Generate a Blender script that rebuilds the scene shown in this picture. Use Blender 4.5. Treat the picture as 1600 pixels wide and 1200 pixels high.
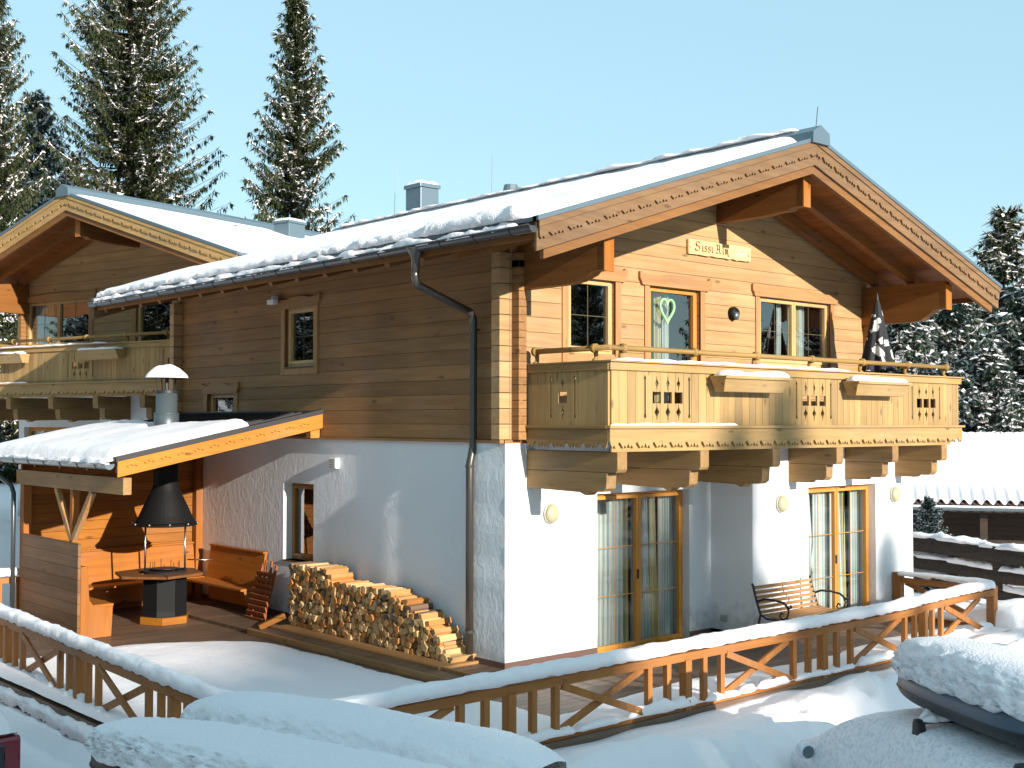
import bpy, bmesh, math, random
from mathutils import Vector, Matrix, noise
R=math.radians; PI=math.pi
for o in list(bpy.data.objects): bpy.data.objects.remove(o)
S=bpy.context.scene
COL=bpy.data.collections.new('place'); S.collection.children.link(COL)
# ---------------------------------------------------------------- camera, world, sun, exposure
cam=bpy.data.cameras.new('camera'); co=bpy.data.objects.new('camera',cam); COL.objects.link(co); S.camera=co
yaw,pit,rol=R(48.506),R(1.793),R(0.075)
F=Vector((math.cos(pit)*math.cos(yaw),math.cos(pit)*math.sin(yaw),math.sin(pit)))
Rt=Vector((math.sin(yaw),-math.cos(yaw),0)); Up=Rt.cross(F)
R2=Rt*math.cos(rol)+Up*math.sin(rol); U2=-Rt*math.sin(rol)+Up*math.cos(rol)
M=Matrix((R2,U2,-F)).transposed().to_4x4(); CAM=Vector((-10.0386,-11.4769,3.1132)); M.translation=CAM
co.matrix_world=M
cam.sensor_fit='HORIZONTAL'; cam.sensor_width=36; cam.lens=36*1909.57/1600; cam.clip_end=2000; cam.clip_start=.1
SUN_EL=R(15.1); SX,SY,SZ=-.06,-1.0,.27      # towards the sun
w=bpy.data.worlds.new('World'); S.world=w; w.use_nodes=True
nt=w.node_tree; bg=nt.nodes['Background']; sky=nt.nodes.new('ShaderNodeTexSky')
sky.sky_type='NISHITA'; sky.sun_disc=False; sky.sun_elevation=SUN_EL; sky.sun_rotation=math.atan2(SX,SY)
sky.altitude=1500; sky.air_density=1.0; sky.dust_density=.6; sky.ozone_density=1.6
tn=nt.nodes.new('ShaderNodeMix');tn.data_type='RGBA';tn.blend_type='MULTIPLY';tn.inputs['Factor'].default_value=1;tn.inputs['B'].default_value=(1.30,1.24,.98,1)
nt.links.new(sky.outputs[0],tn.inputs['A'])
mx_=nt.nodes.new('ShaderNodeMix');mx_.data_type='RGBA';mx_.inputs['Factor'].default_value=.78;mx_.inputs['B'].default_value=(1.72,2.80,3.42,1)   # even, thin winter haze over the whole sky
nt.links.new(tn.outputs['Result'],mx_.inputs['A']);nt.links.new(mx_.outputs['Result'],bg.inputs[0]); bg.inputs[1].default_value=.15
sl=bpy.data.lights.new('sun','SUN'); sl.energy=4.5; sl.angle=R(.5); sl.color=(1,.94,.86)
so=bpy.data.objects.new('sun',sl); COL.objects.link(so); so.rotation_euler=Vector((SX,SY,SZ)).to_track_quat('Z','Y').to_euler()
S.view_settings.view_transform='Standard'; S.view_settings.look='None'; S.view_settings.exposure=.85; S.view_settings.gamma=1
S.render.engine='CYCLES'; S.cycles.max_bounces=8; S.cycles.transparent_max_bounces=12
S.render.resolution_x=1024; S.render.resolution_y=768
rnd=random.Random(7)
def nz(x,y,z=0,s=1): return noise.noise(Vector((x*s,y*s,z*s)))
# ---------------------------------------------------------------- materials
def mat(name,col,rough=.7,spec=.5,metal=0,bump=None,var=None,coat=0):
    m=bpy.data.materials.new(name); m.use_nodes=True; t=m.node_tree; b=t.nodes['Principled BSDF']
    b.inputs['Base Color'].default_value=(*col,1); b.inputs['Roughness'].default_value=rough
    b.inputs['Metallic'].default_value=metal; b.inputs['Specular IOR Level'].default_value=spec
    b.inputs['Coat Weight'].default_value=coat
    tc=t.nodes.new('ShaderNodeTexCoord')
    if var:
        s,amt=var; n=t.nodes.new('ShaderNodeTexNoise'); n.inputs['Scale'].default_value=s; n.inputs['Detail'].default_value=6
        t.links.new(tc.outputs['Object'],n.inputs['Vector'])
        r=t.nodes.new('ShaderNodeValToRGB'); r.color_ramp.elements[0].position=.3; r.color_ramp.elements[1].position=.7
        r.color_ramp.elements[0].color=(*[c*(1-amt) for c in col],1); r.color_ramp.elements[1].color=(*[min(1,c*(1+amt)) for c in col],1)
        t.links.new(n.outputs[0],r.inputs[0]); t.links.new(r.outputs[0],b.inputs['Base Color'])
    if bump:
        s,st,d=bump; n=t.nodes.new('ShaderNodeTexNoise'); n.inputs['Scale'].default_value=s; n.inputs['Detail'].default_value=8
        t.links.new(tc.outputs['Object'],n.inputs['Vector'])
        bu=t.nodes.new('ShaderNodeBump'); bu.inputs['Strength'].default_value=st; bu.inputs['Distance'].default_value=d
        t.links.new(n.outputs[0],bu.inputs['Height']); t.links.new(bu.outputs[0],b.inputs['Normal'])
    return m
def wood(name,col,dark,axis,plank=None,rough=.62,contrast=1.0,knots=True,offs=0.0,groove=.42):
    """axis = grain direction; plank=(axis index, size): joints and per plank tint"""
    m=bpy.data.materials.new(name); m.use_nodes=True; t=m.node_tree; b=t.nodes['Principled BSDF']; N=t.nodes.new; L=t.links.new
    b.inputs['Roughness'].default_value=rough; b.inputs['Specular IOR Level'].default_value=.3
    tc=N('ShaderNodeTexCoord'); sep=N('ShaderNodeSeparateXYZ'); L(tc.outputs['Object'],sep.inputs[0])
    mp=N('ShaderNodeMapping'); sc=[9.0,9.0,9.0]; sc[axis]=.55; mp.inputs['Scale'].default_value=sc
    # shift the grain per plank
    add=N('ShaderNodeVectorMath'); add.operation='ADD'; L(tc.outputs['Object'],add.inputs[0])
    height=None; tint=None
    if plank:
        ax,size=plank
        d=N('ShaderNodeMath'); d.operation='MULTIPLY_ADD'; d.inputs[1].default_value=1/size; d.inputs[2].default_value=offs
        L(sep.outputs[ax],d.inputs[0])
        fl=N('ShaderNodeMath'); fl.operation='FLOOR'; L(d.outputs[0],fl.inputs[0])
        wn=N('ShaderNodeTexWhiteNoise'); wn.noise_dimensions='1D'; L(fl.outputs[0],wn.inputs['W'])
        sv=N('ShaderNodeVectorMath'); sv.operation='SCALE'; sv.inputs['Scale'].default_value=7; L(wn.outputs['Color'],sv.inputs[0]); L(sv.outputs[0],add.inputs[1])
        fr=N('ShaderNodeMath'); fr.operation='FRACT'; L(d.outputs[0],fr.inputs[0])
        pp=N('ShaderNodeMath'); pp.operation='PINGPONG'; pp.inputs[1].default_value=.5; L(fr.outputs[0],pp.inputs[0])
        mr=N('ShaderNodeMapRange'); mr.inputs['From Min'].default_value=0; mr.inputs['From Max'].default_value=.022/ (size/.2) ; L(pp.outputs[0],mr.inputs['Value'])
        height=mr.outputs[0]; tint=wn.outputs['Value']
    L(add.outputs[0],mp.inputs['Vector'])
    n=N('ShaderNodeTexNoise'); n.inputs['Scale'].default_value=1.6; n.inputs['Detail'].default_value=7; n.inputs['Roughness'].default_value=.62; n.inputs['Distortion'].default_value=.6
    L(mp.outputs[0],n.inputs['Vector'])
    n2=N('ShaderNodeTexNoise'); n2.inputs['Scale'].default_value=.9; n2.inputs['Detail'].default_value=3; L(tc.outputs['Object'],n2.inputs['Vector'])
    r=N('ShaderNodeValToRGB'); e=r.color_ramp.elements
    e[0].position=.5-.22/contrast; e[0].color=(*dark,1); e[1].position=.5+.14/contrast; e[1].color=(*col,1)
    L(n.outputs[0],r.inputs[0]); out=r.outputs[0]
    def mul(cs,fac_out,lo,hi):
        mm=N('ShaderNodeMapRange'); mm.inputs['To Min'].default_value=lo; mm.inputs['To Max'].default_value=hi; L(fac_out,mm.inputs['Value'])
        x=N('ShaderNodeMix'); x.data_type='RGBA'; x.blend_type='MULTIPLY'; x.inputs['Factor'].default_value=1
        L(cs,x.inputs['A']); L(mm.outputs[0],x.inputs['B']); return x.outputs['Result']
    if tint is not None: out=mul(out,tint,.82,1.12)
    out=mul(out,n2.outputs[0],.70,1.30)
    n3=N('ShaderNodeTexNoise'); n3.inputs['Scale'].default_value=1.0; n3.inputs['Detail'].default_value=5; m3=N('ShaderNodeMapping'); s3=[2.2,2.2,2.2]; s3[axis]=.8; m3.inputs['Scale'].default_value=s3; L(add.outputs[0],m3.inputs['Vector']); L(m3.outputs[0],n3.inputs['Vector'])
    r3=N('ShaderNodeMapRange'); r3.inputs['From Min'].default_value=.48; r3.inputs['From Max'].default_value=.75; r3.inputs['To Max'].default_value=.45; L(n3.outputs[0],r3.inputs['Value'])
    hs=N('ShaderNodeHueSaturation'); hs.inputs['Saturation'].default_value=.72; hs.inputs['Value'].default_value=.74; L(r3.outputs[0],hs.inputs['Fac']); L(out,hs.inputs['Color']); out=hs.outputs[0]
    if knots:
        mk=N('ShaderNodeMapping'); sk=[4.2,4.2,4.2]; sk[axis]=1.5; mk.inputs['Scale'].default_value=sk; L(add.outputs[0],mk.inputs['Vector'])
        v=N('ShaderNodeTexVoronoi'); v.inputs['Scale'].default_value=1.0; L(mk.outputs[0],v.inputs['Vector'])
        k=N('ShaderNodeMapRange'); k.inputs['From Min'].default_value=.05; k.inputs['From Max'].default_value=.13; L(v.outputs['Distance'],k.inputs['Value'])
        out=mul(out,k.outputs[0],.50,1)
    if height is not None:
        gi=N('ShaderNodeMapRange'); gi.inputs['From Min'].default_value=.35; gi.inputs['From Max'].default_value=.62; gi.inputs['To Min'].default_value=0; gi.inputs['To Max'].default_value=.75; L(n2.outputs[0],gi.inputs['Value'])
        gx=N('ShaderNodeMath'); gx.operation='MAXIMUM'; L(height,gx.inputs[0]); L(gi.outputs[0],gx.inputs[1]); out=mul(out,gx.outputs[0],groove*.85,1)
    L(out,b.inputs['Base Color'])
    bu=N('ShaderNodeBump'); bu.inputs['Strength'].default_value=.22; bu.inputs['Distance'].default_value=.006; L(n.outputs[0],bu.inputs['Height'])
    if height is not None:
        b2=N('ShaderNodeBump'); b2.inputs['Strength'].default_value=.8; b2.inputs['Distance'].default_value=.012; L(height,b2.inputs['Height']); L(bu.outputs[0],b2.inputs['Normal']); L(b2.outputs[0],b.inputs['Normal'])
    else: L(bu.outputs[0],b.inputs['Normal'])
    return m
WF=(.50,.30,.135); WD=(.38,.205,.082)
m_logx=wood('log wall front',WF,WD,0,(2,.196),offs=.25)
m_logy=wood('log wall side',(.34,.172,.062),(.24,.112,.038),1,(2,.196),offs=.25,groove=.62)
m_endx=wood('log ends',(.46,.265,.12),(.34,.185,.075),1,(2,.196),offs=.25)
m_woodx=wood('trim along x',(.43,.225,.09),(.33,.16,.06),0)
m_woody=wood('trim along y',(.36,.18,.065),(.27,.13,.045),1)
m_woodz=wood('trim upright',(.43,.23,.09),(.33,.165,.06),2)
m_barge=wood('weathered gable board',(.215,.12,.055),(.145,.075,.032),0)
m_bargen=wood('newer gable board',(.46,.28,.11),(.36,.21,.075),0)
BF=(.42,.265,.105); BD=(.33,.195,.07)
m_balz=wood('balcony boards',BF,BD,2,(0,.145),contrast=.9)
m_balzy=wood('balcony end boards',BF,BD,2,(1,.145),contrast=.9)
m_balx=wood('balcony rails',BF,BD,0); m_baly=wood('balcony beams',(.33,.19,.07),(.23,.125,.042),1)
m_soff=wood('roof boarding',(.25,.078,.012),(.18,.052,.008),1,(0,.14),groove=.7)
m_raft=wood('rafters',(.24,.085,.016),(.17,.055,.010),0)
m_oilx=wood('oiled larch x',(.33,.118,.010),(.23,.075,.006),0,(2,.15),groove=.75)
m_oilb=wood('oiled bench boards',(.38,.125,.012),(.28,.085,.008),0)
m_table=wood('brown table top',(.20,.075,.02),(.13,.045,.012),0)
m_oily=wood('oiled larch y',(.25,.095,.018),(.18,.062,.011),1)
m_oilz=wood('oiled larch z',(.36,.12,.013),(.26,.08,.008),2)
m_oilfx=wood('oiled fascia',(.50,.19,.022),(.40,.135,.014),0)
m_inner=wood('inner gable board',(.23,.10,.028),(.165,.068,.018),0)
m_rail=wood('handrail wood',(.32,.19,.055),(.24,.135,.036),0)
m_brass=mat('brass glazing strip',(.15,.115,.05),.5)
m_panel=wood('bench back panel',(.24,.122,.05),(.16,.075,.027),1,(2,.17),groove=.75)
m_winx=wood('window frame light',(.60,.38,.17),(.5,.30,.12),2,knots=False,rough=.4)
m_doorf=wood('terrace door frame',(.62,.27,.05),(.50,.20,.03),2,knots=False,rough=.35)
m_winb=wood('brown window frame',(.34,.16,.035),(.24,.10,.02),2,knots=False,rough=.35)
m_fence=wood('fence timber',(.40,.16,.038),(.27,.095,.021),2,contrast=.8)
m_fencex=wood('fence rails timber',(.40,.16,.038),(.27,.095,.021),0,contrast=.8)
m_deck=wood('deck boards',(.20,.125,.08),(.11,.065,.042),0,(1,.14),rough=.5)
m_dark=wood('dark weathered timber',(.060,.043,.032),(.03,.022,.016),0,knots=False,rough=.9)
m_red=wood('reddish folded furniture',(.33,.10,.03),(.22,.06,.018),1)
m_log=[wood('split log %s'%c,a,b_,0,knots=False,contrast=.7) for c,a,b_ in (('pale',(.66,.44,.21),(.48,.27,.10)),('ochre',(.52,.28,.095),(.36,.17,.055)),('bark',(.20,.12,.07),(.11,.065,.04)),('orange',(.55,.23,.06),(.38,.14,.035)))]
m_snow=mat('snow',(.95,.875,.86),.65,.25,bump=(17,.42,.02))
m_snowc=mat('crumbly snow',(.92,.865,.86),.7,.25,bump=(42,.6,.025))
m_metal=mat('blue grey roof metal',(.13,.18,.21),.38,.5,.35)
m_gutter=mat('gutter metal',(.075,.080,.085),.35,.5,.5)
m_pipe=mat('downpipe metal',(.10,.088,.075),.32,.5,.6)
m_zinc=mat('zinc',(.15,.19,.205),.38,.5,.5)
m_flue=mat('grey flue metal',(.085,.105,.11),.4,.5,.3)
m_steel=mat('steel',(.55,.55,.55),.3,.5,1)
m_black=mat('black enamel',(.007,.007,.007),.6,.2)
m_iron=mat('black cast iron',(.02,.02,.022),.5,.5)
m_char=mat('charcoal sheet roof',(.028,.026,.026),.5,.5)
m_plinth=mat('brown plinth',(.115,.06,.045),.7,bump=(40,.3,.01))
m_lamp=mat('opal lamp glass',(.44,.39,.24),.3)
m_white=mat('white plastic',(.75,.75,.72),.4)
m_cream=mat('cream plastic',(.36,.35,.28),.4)
m_curt=mat('white curtain',(.46,.49,.46),.9,var=(2,.15)); m_curty=mat('yellow curtain',(.42,.36,.18),.9,var=(2,.15))
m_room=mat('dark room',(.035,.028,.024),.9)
m_roomb=mat('room furniture',(.16,.085,.04),.8,var=(3,.5))
m_green=mat('green heart garland',(.35,.75,.30),.6)
m_ink=mat('dark red lettering',(.20,.03,.02),.7)
m_sign=wood('sign board',(.74,.52,.24),(.62,.40,.17),0,knots=False)
m_bark=mat('bark',(.075,.055,.04),.9,bump=(10,.6,.05))
m_rub=mat('black rubber',(.015,.015,.016),.6)
m_glassc=mat('tinted car glass',(.012,.014,.016),.08,.6)
m_boxg=mat('blue grey box shell',(.085,.115,.15),.4,.5)
m_boxk=mat('black box shell',(.02,.02,.022),.5,.5)
m_boxw=mat('off white box shell',(.62,.58,.50),.45,.5)
def carpaint(n,c): return mat(n,c,.35,.5,.3,coat=.8)
m_pred=carpaint('dark red paint',(.20,.006,.02)); m_psil=carpaint('silver paint',(.30,.33,.36)); m_pgry=carpaint('grey paint',(.12,.13,.14))
m_redl=mat('tail light',(.45,.01,.02),.15,.6)
m_bluetab=mat('blue tarpaulin',(.03,.045,.10),.6)
def plaster(name,col,patch=True):
    m=bpy.data.materials.new(name); m.use_nodes=True; t=m.node_tree; b=t.nodes['Principled BSDF']; N=t.nodes.new; L=t.links.new
    b.inputs['Base Color'].default_value=(*col,1); b.inputs['Roughness'].default_value=.9; b.inputs['Specular IOR Level'].default_value=.15
    tc=N('ShaderNodeTexCoord'); mp=N('ShaderNodeMapping'); mp.inputs['Scale'].default_value=(3.4,3.4,2.5); L(tc.outputs['Object'],mp.inputs[0])
    n=N('ShaderNodeTexNoise'); n.inputs['Scale'].default_value=2.2; n.inputs['Detail'].default_value=9; n.inputs['Roughness'].default_value=.62; n.inputs['Distortion'].default_value=1.2; L(mp.outputs[0],n.inputs['Vector'])
    n2=N('ShaderNodeTexNoise'); n2.inputs['Scale'].default_value=.7; n2.inputs['Detail'].default_value=3; L(tc.outputs['Object'],n2.inputs['Vector'])
    r=N('ShaderNodeValToRGB'); r.color_ramp.elements[0].position=.3; r.color_ramp.elements[1].position=.7
    r.color_ramp.elements[0].color=(*[c*.93 for c in col],1); r.color_ramp.elements[1].color=(*col,1); L(n2.outputs[0],r.inputs[0])
    sp=N('ShaderNodeSeparateXYZ'); L(tc.outputs['Object'],sp.inputs[0]); na=N('ShaderNodeTexNoise'); na.inputs['Scale'].default_value=7; na.inputs['Detail'].default_value=6; L(tc.outputs['Object'],na.inputs['Vector'])
    ma=N('ShaderNodeMath'); ma.operation='MULTIPLY_ADD'; ma.inputs[1].default_value=-.9; L(na.outputs[0],ma.inputs[0]); L(sp.outputs[2],ma.inputs[2])
    mr=N('ShaderNodeMapRange'); mr.inputs['From Min'].default_value=-.42; mr.inputs['From Max'].default_value=.05; mr.inputs['To Min'].default_value=.62; L(ma.outputs[0],mr.inputs['Value'])
    mm=N('ShaderNodeMix'); mm.data_type='RGBA'; mm.blend_type='MULTIPLY'; mm.inputs['Factor'].default_value=1; L(r.outputs[0],mm.inputs['A']); L(mr.outputs[0],mm.inputs['B']); L(mm.outputs['Result'],b.inputs['Base Color'])
    bu=N('ShaderNodeBump'); bu.inputs['Strength'].default_value=.42; bu.inputs['Distance'].default_value=.022; L(n.outputs[0],bu.inputs['Height']); L(bu.outputs[0],b.inputs['Normal'])
    return m
m_stucco=plaster('white lime plaster',(.80,.80,.80))
def glass(name,tint=(.9,.95,.95),k=.22):
    m=bpy.data.materials.new(name); m.use_nodes=True; t=m.node_tree; N=t.nodes.new; L=t.links.new
    for n in list(t.nodes): t.nodes.remove(n)
    o=N('ShaderNodeOutputMaterial'); mx=N('ShaderNodeMixShader'); tr=N('ShaderNodeBsdfTransparent'); gl=N('ShaderNodeBsdfGlossy'); fr=N('ShaderNodeLayerWeight')
    tr.inputs[0].default_value=(*tint,1); gl.inputs['Roughness'].default_value=.01; fr.inputs[0].default_value=.5;pw=N('ShaderNodeMath');pw.operation='POWER';pw.inputs[1].default_value=4;L(fr.outputs['Facing'],pw.inputs[0])
    a=N('ShaderNodeMath'); a.operation='ADD'; a.use_clamp=True; a.inputs[1].default_value=k; L(pw.outputs[0],a.inputs[0]); L(a.outputs[0],mx.inputs[0])
    tc=N('ShaderNodeTexCoord'); n=N('ShaderNodeTexNoise'); n.inputs['Scale'].default_value=1.6; n.inputs['Detail'].default_value=1; bu=N('ShaderNodeBump'); bu.inputs['Strength'].default_value=.06; bu.inputs['Distance'].default_value=.02
    L(tc.outputs['Object'],n.inputs['Vector']); L(n.outputs[0],bu.inputs['Height']); L(bu.outputs[0],gl.inputs['Normal'])
    L(tr.outputs[0],mx.inputs[1]); L(gl.outputs[0],mx.inputs[2]); L(mx.outputs[0],o.inputs[0]); return m
m_glass=glass('window glass',k=.22)
m_glassd=glass('terrace door glass',(.93,.96,.95),.07)
def needles(name,a,b_):
    m=bpy.data.materials.new(name); m.use_nodes=True; t=m.node_tree; b=t.nodes['Principled BSDF']; N=t.nodes.new; L=t.links.new
    b.inputs['Roughness'].default_value=.75; b.inputs['Specular IOR Level'].default_value=.2
    tc=N('ShaderNodeTexCoord'); n=N('ShaderNodeTexNoise'); n.inputs['Scale'].default_value=1.3; n.inputs['Detail'].default_value=5; L(tc.outputs['Object'],n.inputs['Vector'])
    r=N('ShaderNodeValToRGB'); r.color_ramp.elements[0].position=.38; r.color_ramp.elements[1].position=.62
    r.color_ramp.elements[0].color=(*a,1); r.color_ramp.elements[1].color=(*b_,1); L(n.outputs[0],r.inputs[0]); L(r.outputs[0],b.inputs['Base Color']); return m
m_need=needles('spruce needles',(.022,.036,.014),(.062,.070,.022))
m_needb=needles('blue green needles',(.025,.050,.035),(.06,.085,.055))
# ---------------------------------------------------------------- builders
ORG={}
class MB:
    def __init__(s,T=None): s.bm=bmesh.new(); s.T=T
    def v(s,p):
        p=Vector(p); return s.bm.verts.new(s.T@p if s.T else p)
    def box(s,x0,x1,y0,y1,z0,z1):
        c=[s.v((x,y,z)) for x in (x0,x1) for y in (y0,y1) for z in (z0,z1)]
        for f in ((0,1,3,2),(4,6,7,5),(0,4,5,1),(2,3,7,6),(0,2,6,4),(1,5,7,3)): s.bm.faces.new([c[i] for i in f])
        return s
    def obox(s,a,b,w,h,up=(0,0,1)):
        """bar from a to b, section w (sideways) x h (along up)"""
        a=Vector(a);b=Vector(b);d=(b-a).normalized();up=Vector(up);sd=d.cross(up)
        if sd.length<1e-4: sd=Vector((1,0,0)) if abs(d.x)<.9 else Vector((0,1,0))
        sd.normalize();u=sd.cross(d).normalized()
        c=[s.v(p+sd*i*w/2+u*j*h/2) for p in (a,b) for i in (-1,1) for j in (-1,1)]
        for f in ((0,1,3,2),(4,6,7,5),(0,4,5,1),(2,3,7,6),(0,2,6,4),(1,5,7,3)): s.bm.faces.new([c[i] for i in f])
        return s
    def prism(s,poly,ax,a0,a1):
        """poly in the two other axes (in order), extruded along ax from a0 to a1"""
        def P(p,a): q=[p[0],p[1]]; q.insert(ax,a); return q
        A=[s.v(P(p,a0)) for p in poly];B=[s.v(P(p,a1)) for p in poly];n=len(poly)
        s.bm.faces.new(A);s.bm.faces.new(B[::-1])
        for i in range(n): s.bm.faces.new([A[i],A[(i+1)%n],B[(i+1)%n],B[i]])
        return s
    def tube(s,pts,r,n=10,caps=True):
        pts=[Vector(p) for p in pts];rs=r if isinstance(r,(list,tuple)) else [r]*len(pts);rings=[];pu=None
        for i,p in enumerate(pts):
            d=(pts[min(i+1,len(pts)-1)]-pts[max(i-1,0)]).normalized()
            if pu is None: pu=d.orthogonal().normalized()
            pu=(pu-d*pu.dot(d)).normalized();q=d.cross(pu)
            rings.append([s.v(p+(pu*math.cos(2*PI*k/n)+q*math.sin(2*PI*k/n))*rs[i]) for k in range(n)])
        for i in range(len(rings)-1):
            for k in range(n): s.bm.faces.new([rings[i][k],rings[i][(k+1)%n],rings[i+1][(k+1)%n],rings[i+1][k]])
        if caps: s.bm.faces.new(rings[0][::-1]);s.bm.faces.new(rings[-1])
        return s
    def lathe(s,prof,c,n=24,axis='z'):
        c=Vector(c);rings=[]
        for r,h in prof:
            ring=[]
            for k in range(n):
                a=2*PI*k/n;x,y=r*math.cos(a),r*math.sin(a)
                p={'z':(x,y,h),'y':(x,h,y),'x':(h,x,y)}[axis];ring.append(s.v(c+Vector(p)))
            rings.append(ring)
        for i in range(len(rings)-1):
            for k in range(n): s.bm.faces.new([rings[i][k],rings[i][(k+1)%n],rings[i+1][(k+1)%n],rings[i+1][k]])
        s.bm.faces.new(rings[0]);s.bm.faces.new(rings[-1]);return s
    def grid(s,fn,nu,nv,smooth=False):
        g=[[s.v(fn(i/nu,j/nv)) for j in range(nv+1)] for i in range(nu+1)]
        for i in range(nu):
            for j in range(nv): s.bm.faces.new([g[i][j],g[i+1][j],g[i+1][j+1],g[i][j+1]])
        return s
    def cut(s,outer,holes,t,T):
        """flat board with real cut-outs: outer/holes in a plane (a,c), thickness t (towards +b), T maps (a,b,c)"""
        cu=bpy.data.curves.new('c','CURVE');cu.dimensions='2D';cu.fill_mode='BOTH'
        for poly in [outer]+holes:
            sp=cu.splines.new('POLY');sp.points.add(len(poly)-1);sp.use_cyclic_u=True
            for p,q in zip(sp.points,poly): p.co=(q[0],q[1],0,1)
        cu.extrude=t/2;ob=bpy.data.objects.new('c',cu);me=bpy.data.meshes.new_from_object(ob)
        tmp=bmesh.new();tmp.from_mesh(me);mp={}
        for vv in tmp.verts: mp[vv]=s.bm.verts.new(T@Vector((vv.co.x,vv.co.z+t/2,vv.co.y)))
        for f in tmp.faces:
            try: s.bm.faces.new([mp[q] for q in f.verts])
            except ValueError: pass
        tmp.free();bpy.data.objects.remove(ob);bpy.data.curves.remove(cu);bpy.data.meshes.remove(me);return s
    def build(s,name,m,parent=None,smooth=False,label=None,bevel=0,weld=False,split=False):
        bm=s.bm
        if split:
            isl={};left=set(bm.verts);out=None
            while left:
                q=[left.pop()];grp=set(q)
                while q:
                    for e in q.pop().link_edges:
                        for vv in e.verts:
                            if vv in left: left.discard(vv);grp.add(vv);q.append(vv)
                n=MB();mp={vv:n.bm.verts.new(vv.co) for vv in grp}
                for f in {f for vv in grp for f in vv.link_faces}: n.bm.faces.new([mp[vv] for vv in f.verts])
                out=n.build(name,m,parent,smooth,label,bevel,weld)
            bm.free();return out
        if weld: bmesh.ops.remove_doubles(bm,verts=bm.verts,dist=1e-4)
        off=ORG.get(parent.name,Vector()) if parent else Vector()
        if off.length: bmesh.ops.translate(bm,vec=-off,verts=bm.verts)
        bmesh.ops.recalc_face_normals(bm,faces=bm.faces)
        me=bpy.data.meshes.new(name);bm.to_mesh(me);bm.free()
        for p in me.polygons: p.use_smooth=smooth
        ms=m if isinstance(m,(list,tuple)) else [m]
        for x in ms: me.materials.append(x)
        o=bpy.data.objects.new(name,me);COL.objects.link(o)
        if parent: o.parent=parent;ORG[o.name]=off
        if label: o['label']=label
        if bevel:
            b=o.modifiers.new('bevel','BEVEL');b.width=bevel;b.segments=2;b.limit_method='ANGLE'
        return o
def thing(name,label,cat,loc=(0,0,0),rz=0,group=None,world=False):
    o=bpy.data.objects.new(name,None);COL.objects.link(o);o.location=loc;o.rotation_euler=(0,0,rz);o.empty_display_size=.2
    o['label']=label;o['category']=cat
    if group:o['group']=group
    ORG[o.name]=Vector(loc) if world else Vector()
    return o
def tag(o,label,cat,group=None):
    o['label']=label;o['category']=cat
    if group:o['group']=group
    return o
def kind(o,k='structure'): o['kind']=k;return o
def copytree(o,loc,rz,sc=1,label=None,group=None):
    def cp(a,par):
        c=a.copy();COL.objects.link(c)
        if par: c.parent=par
        for ch in a.children: cp(ch,c)
        return c
    r=cp(o,None);r.location=loc;r.rotation_euler=(0,0,rz)
    r.scale=(sc,sc,sc) if not isinstance(sc,tuple) else sc
    if label:r['label']=label
    if group:r['group']=group
    return r
FR=Matrix(((1,0,0,0),(0,-1,0,0),(0,0,1,0),(0,0,0,1)))               # (a,b,c) -> x=a, y=-b, z=c
def front(y): return Matrix.Translation((0,y,0))@FR
def side(x): return Matrix(((0,-1,0,x),(1,0,0,0),(0,0,1,0),(0,0,0,1)))   # a->y, b(outward)->-x
def wallgrid(mb,T,a0,a1,c0,c1,holes,t):
    """wall panel with rectangular openings, outer face at b=0, thickness t inwards"""
    A=sorted({a0,a1}|{v for h in holes for v in h[:2]});C=sorted({c0,c1}|{v for h in holes for v in h[2:]})
    mb.T=T
    for i in range(len(A)-1):
        for j in range(len(C)-1):
            am,cm=(A[i]+A[i+1])/2,(C[j]+C[j+1])/2
            if any(h[0]<am<h[1] and h[2]<cm<h[3] for h in holes): continue
            for b in (0,-t): mb.bm.faces.new([mb.v(p) for p in ((A[i],b,C[j]),(A[i+1],b,C[j]),(A[i+1],b,C[j+1]),(A[i],b,C[j+1]))])
    def q(p): mb.bm.faces.new([mb.v(x) for x in p])
    for h in holes+[(a0,a1,c0,c1)]:
        x0,x1,z0,z1=h
        q(((x0,0,z0),(x0,-t,z0),(x0,-t,z1),(x0,0,z1)));q(((x1,0,z0),(x1,-t,z0),(x1,-t,z1),(x1,0,z1)))
        q(((x0,0,z0),(x0,-t,z0),(x1,-t,z0),(x1,0,z0)));q(((x0,0,z1),(x0,-t,z1),(x1,-t,z1),(x1,0,z1)))
    mb.T=None
def curtain(par,T,a0,a1,c0,c1,b,m,n=7,amp=.035,seed=0,gather=0):
    mb=MB(T);r=random.Random(seed);ph=r.random()*6
    def f(u,v):
        a=a0+(a1-a0)*u
        if gather: a=a+gather*(1-v)*(u-.0)*(a1-a0)
        return (a,b+amp*math.sin(u*n*2*PI+ph+.6*math.sin(v*2))+amp*.5*math.sin(u*n*3.3*2*PI),c0+(c1-c0)*v)
    mb.grid(f,n*14,6);return mb.build('curtain',m,par,smooth=True)
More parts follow.
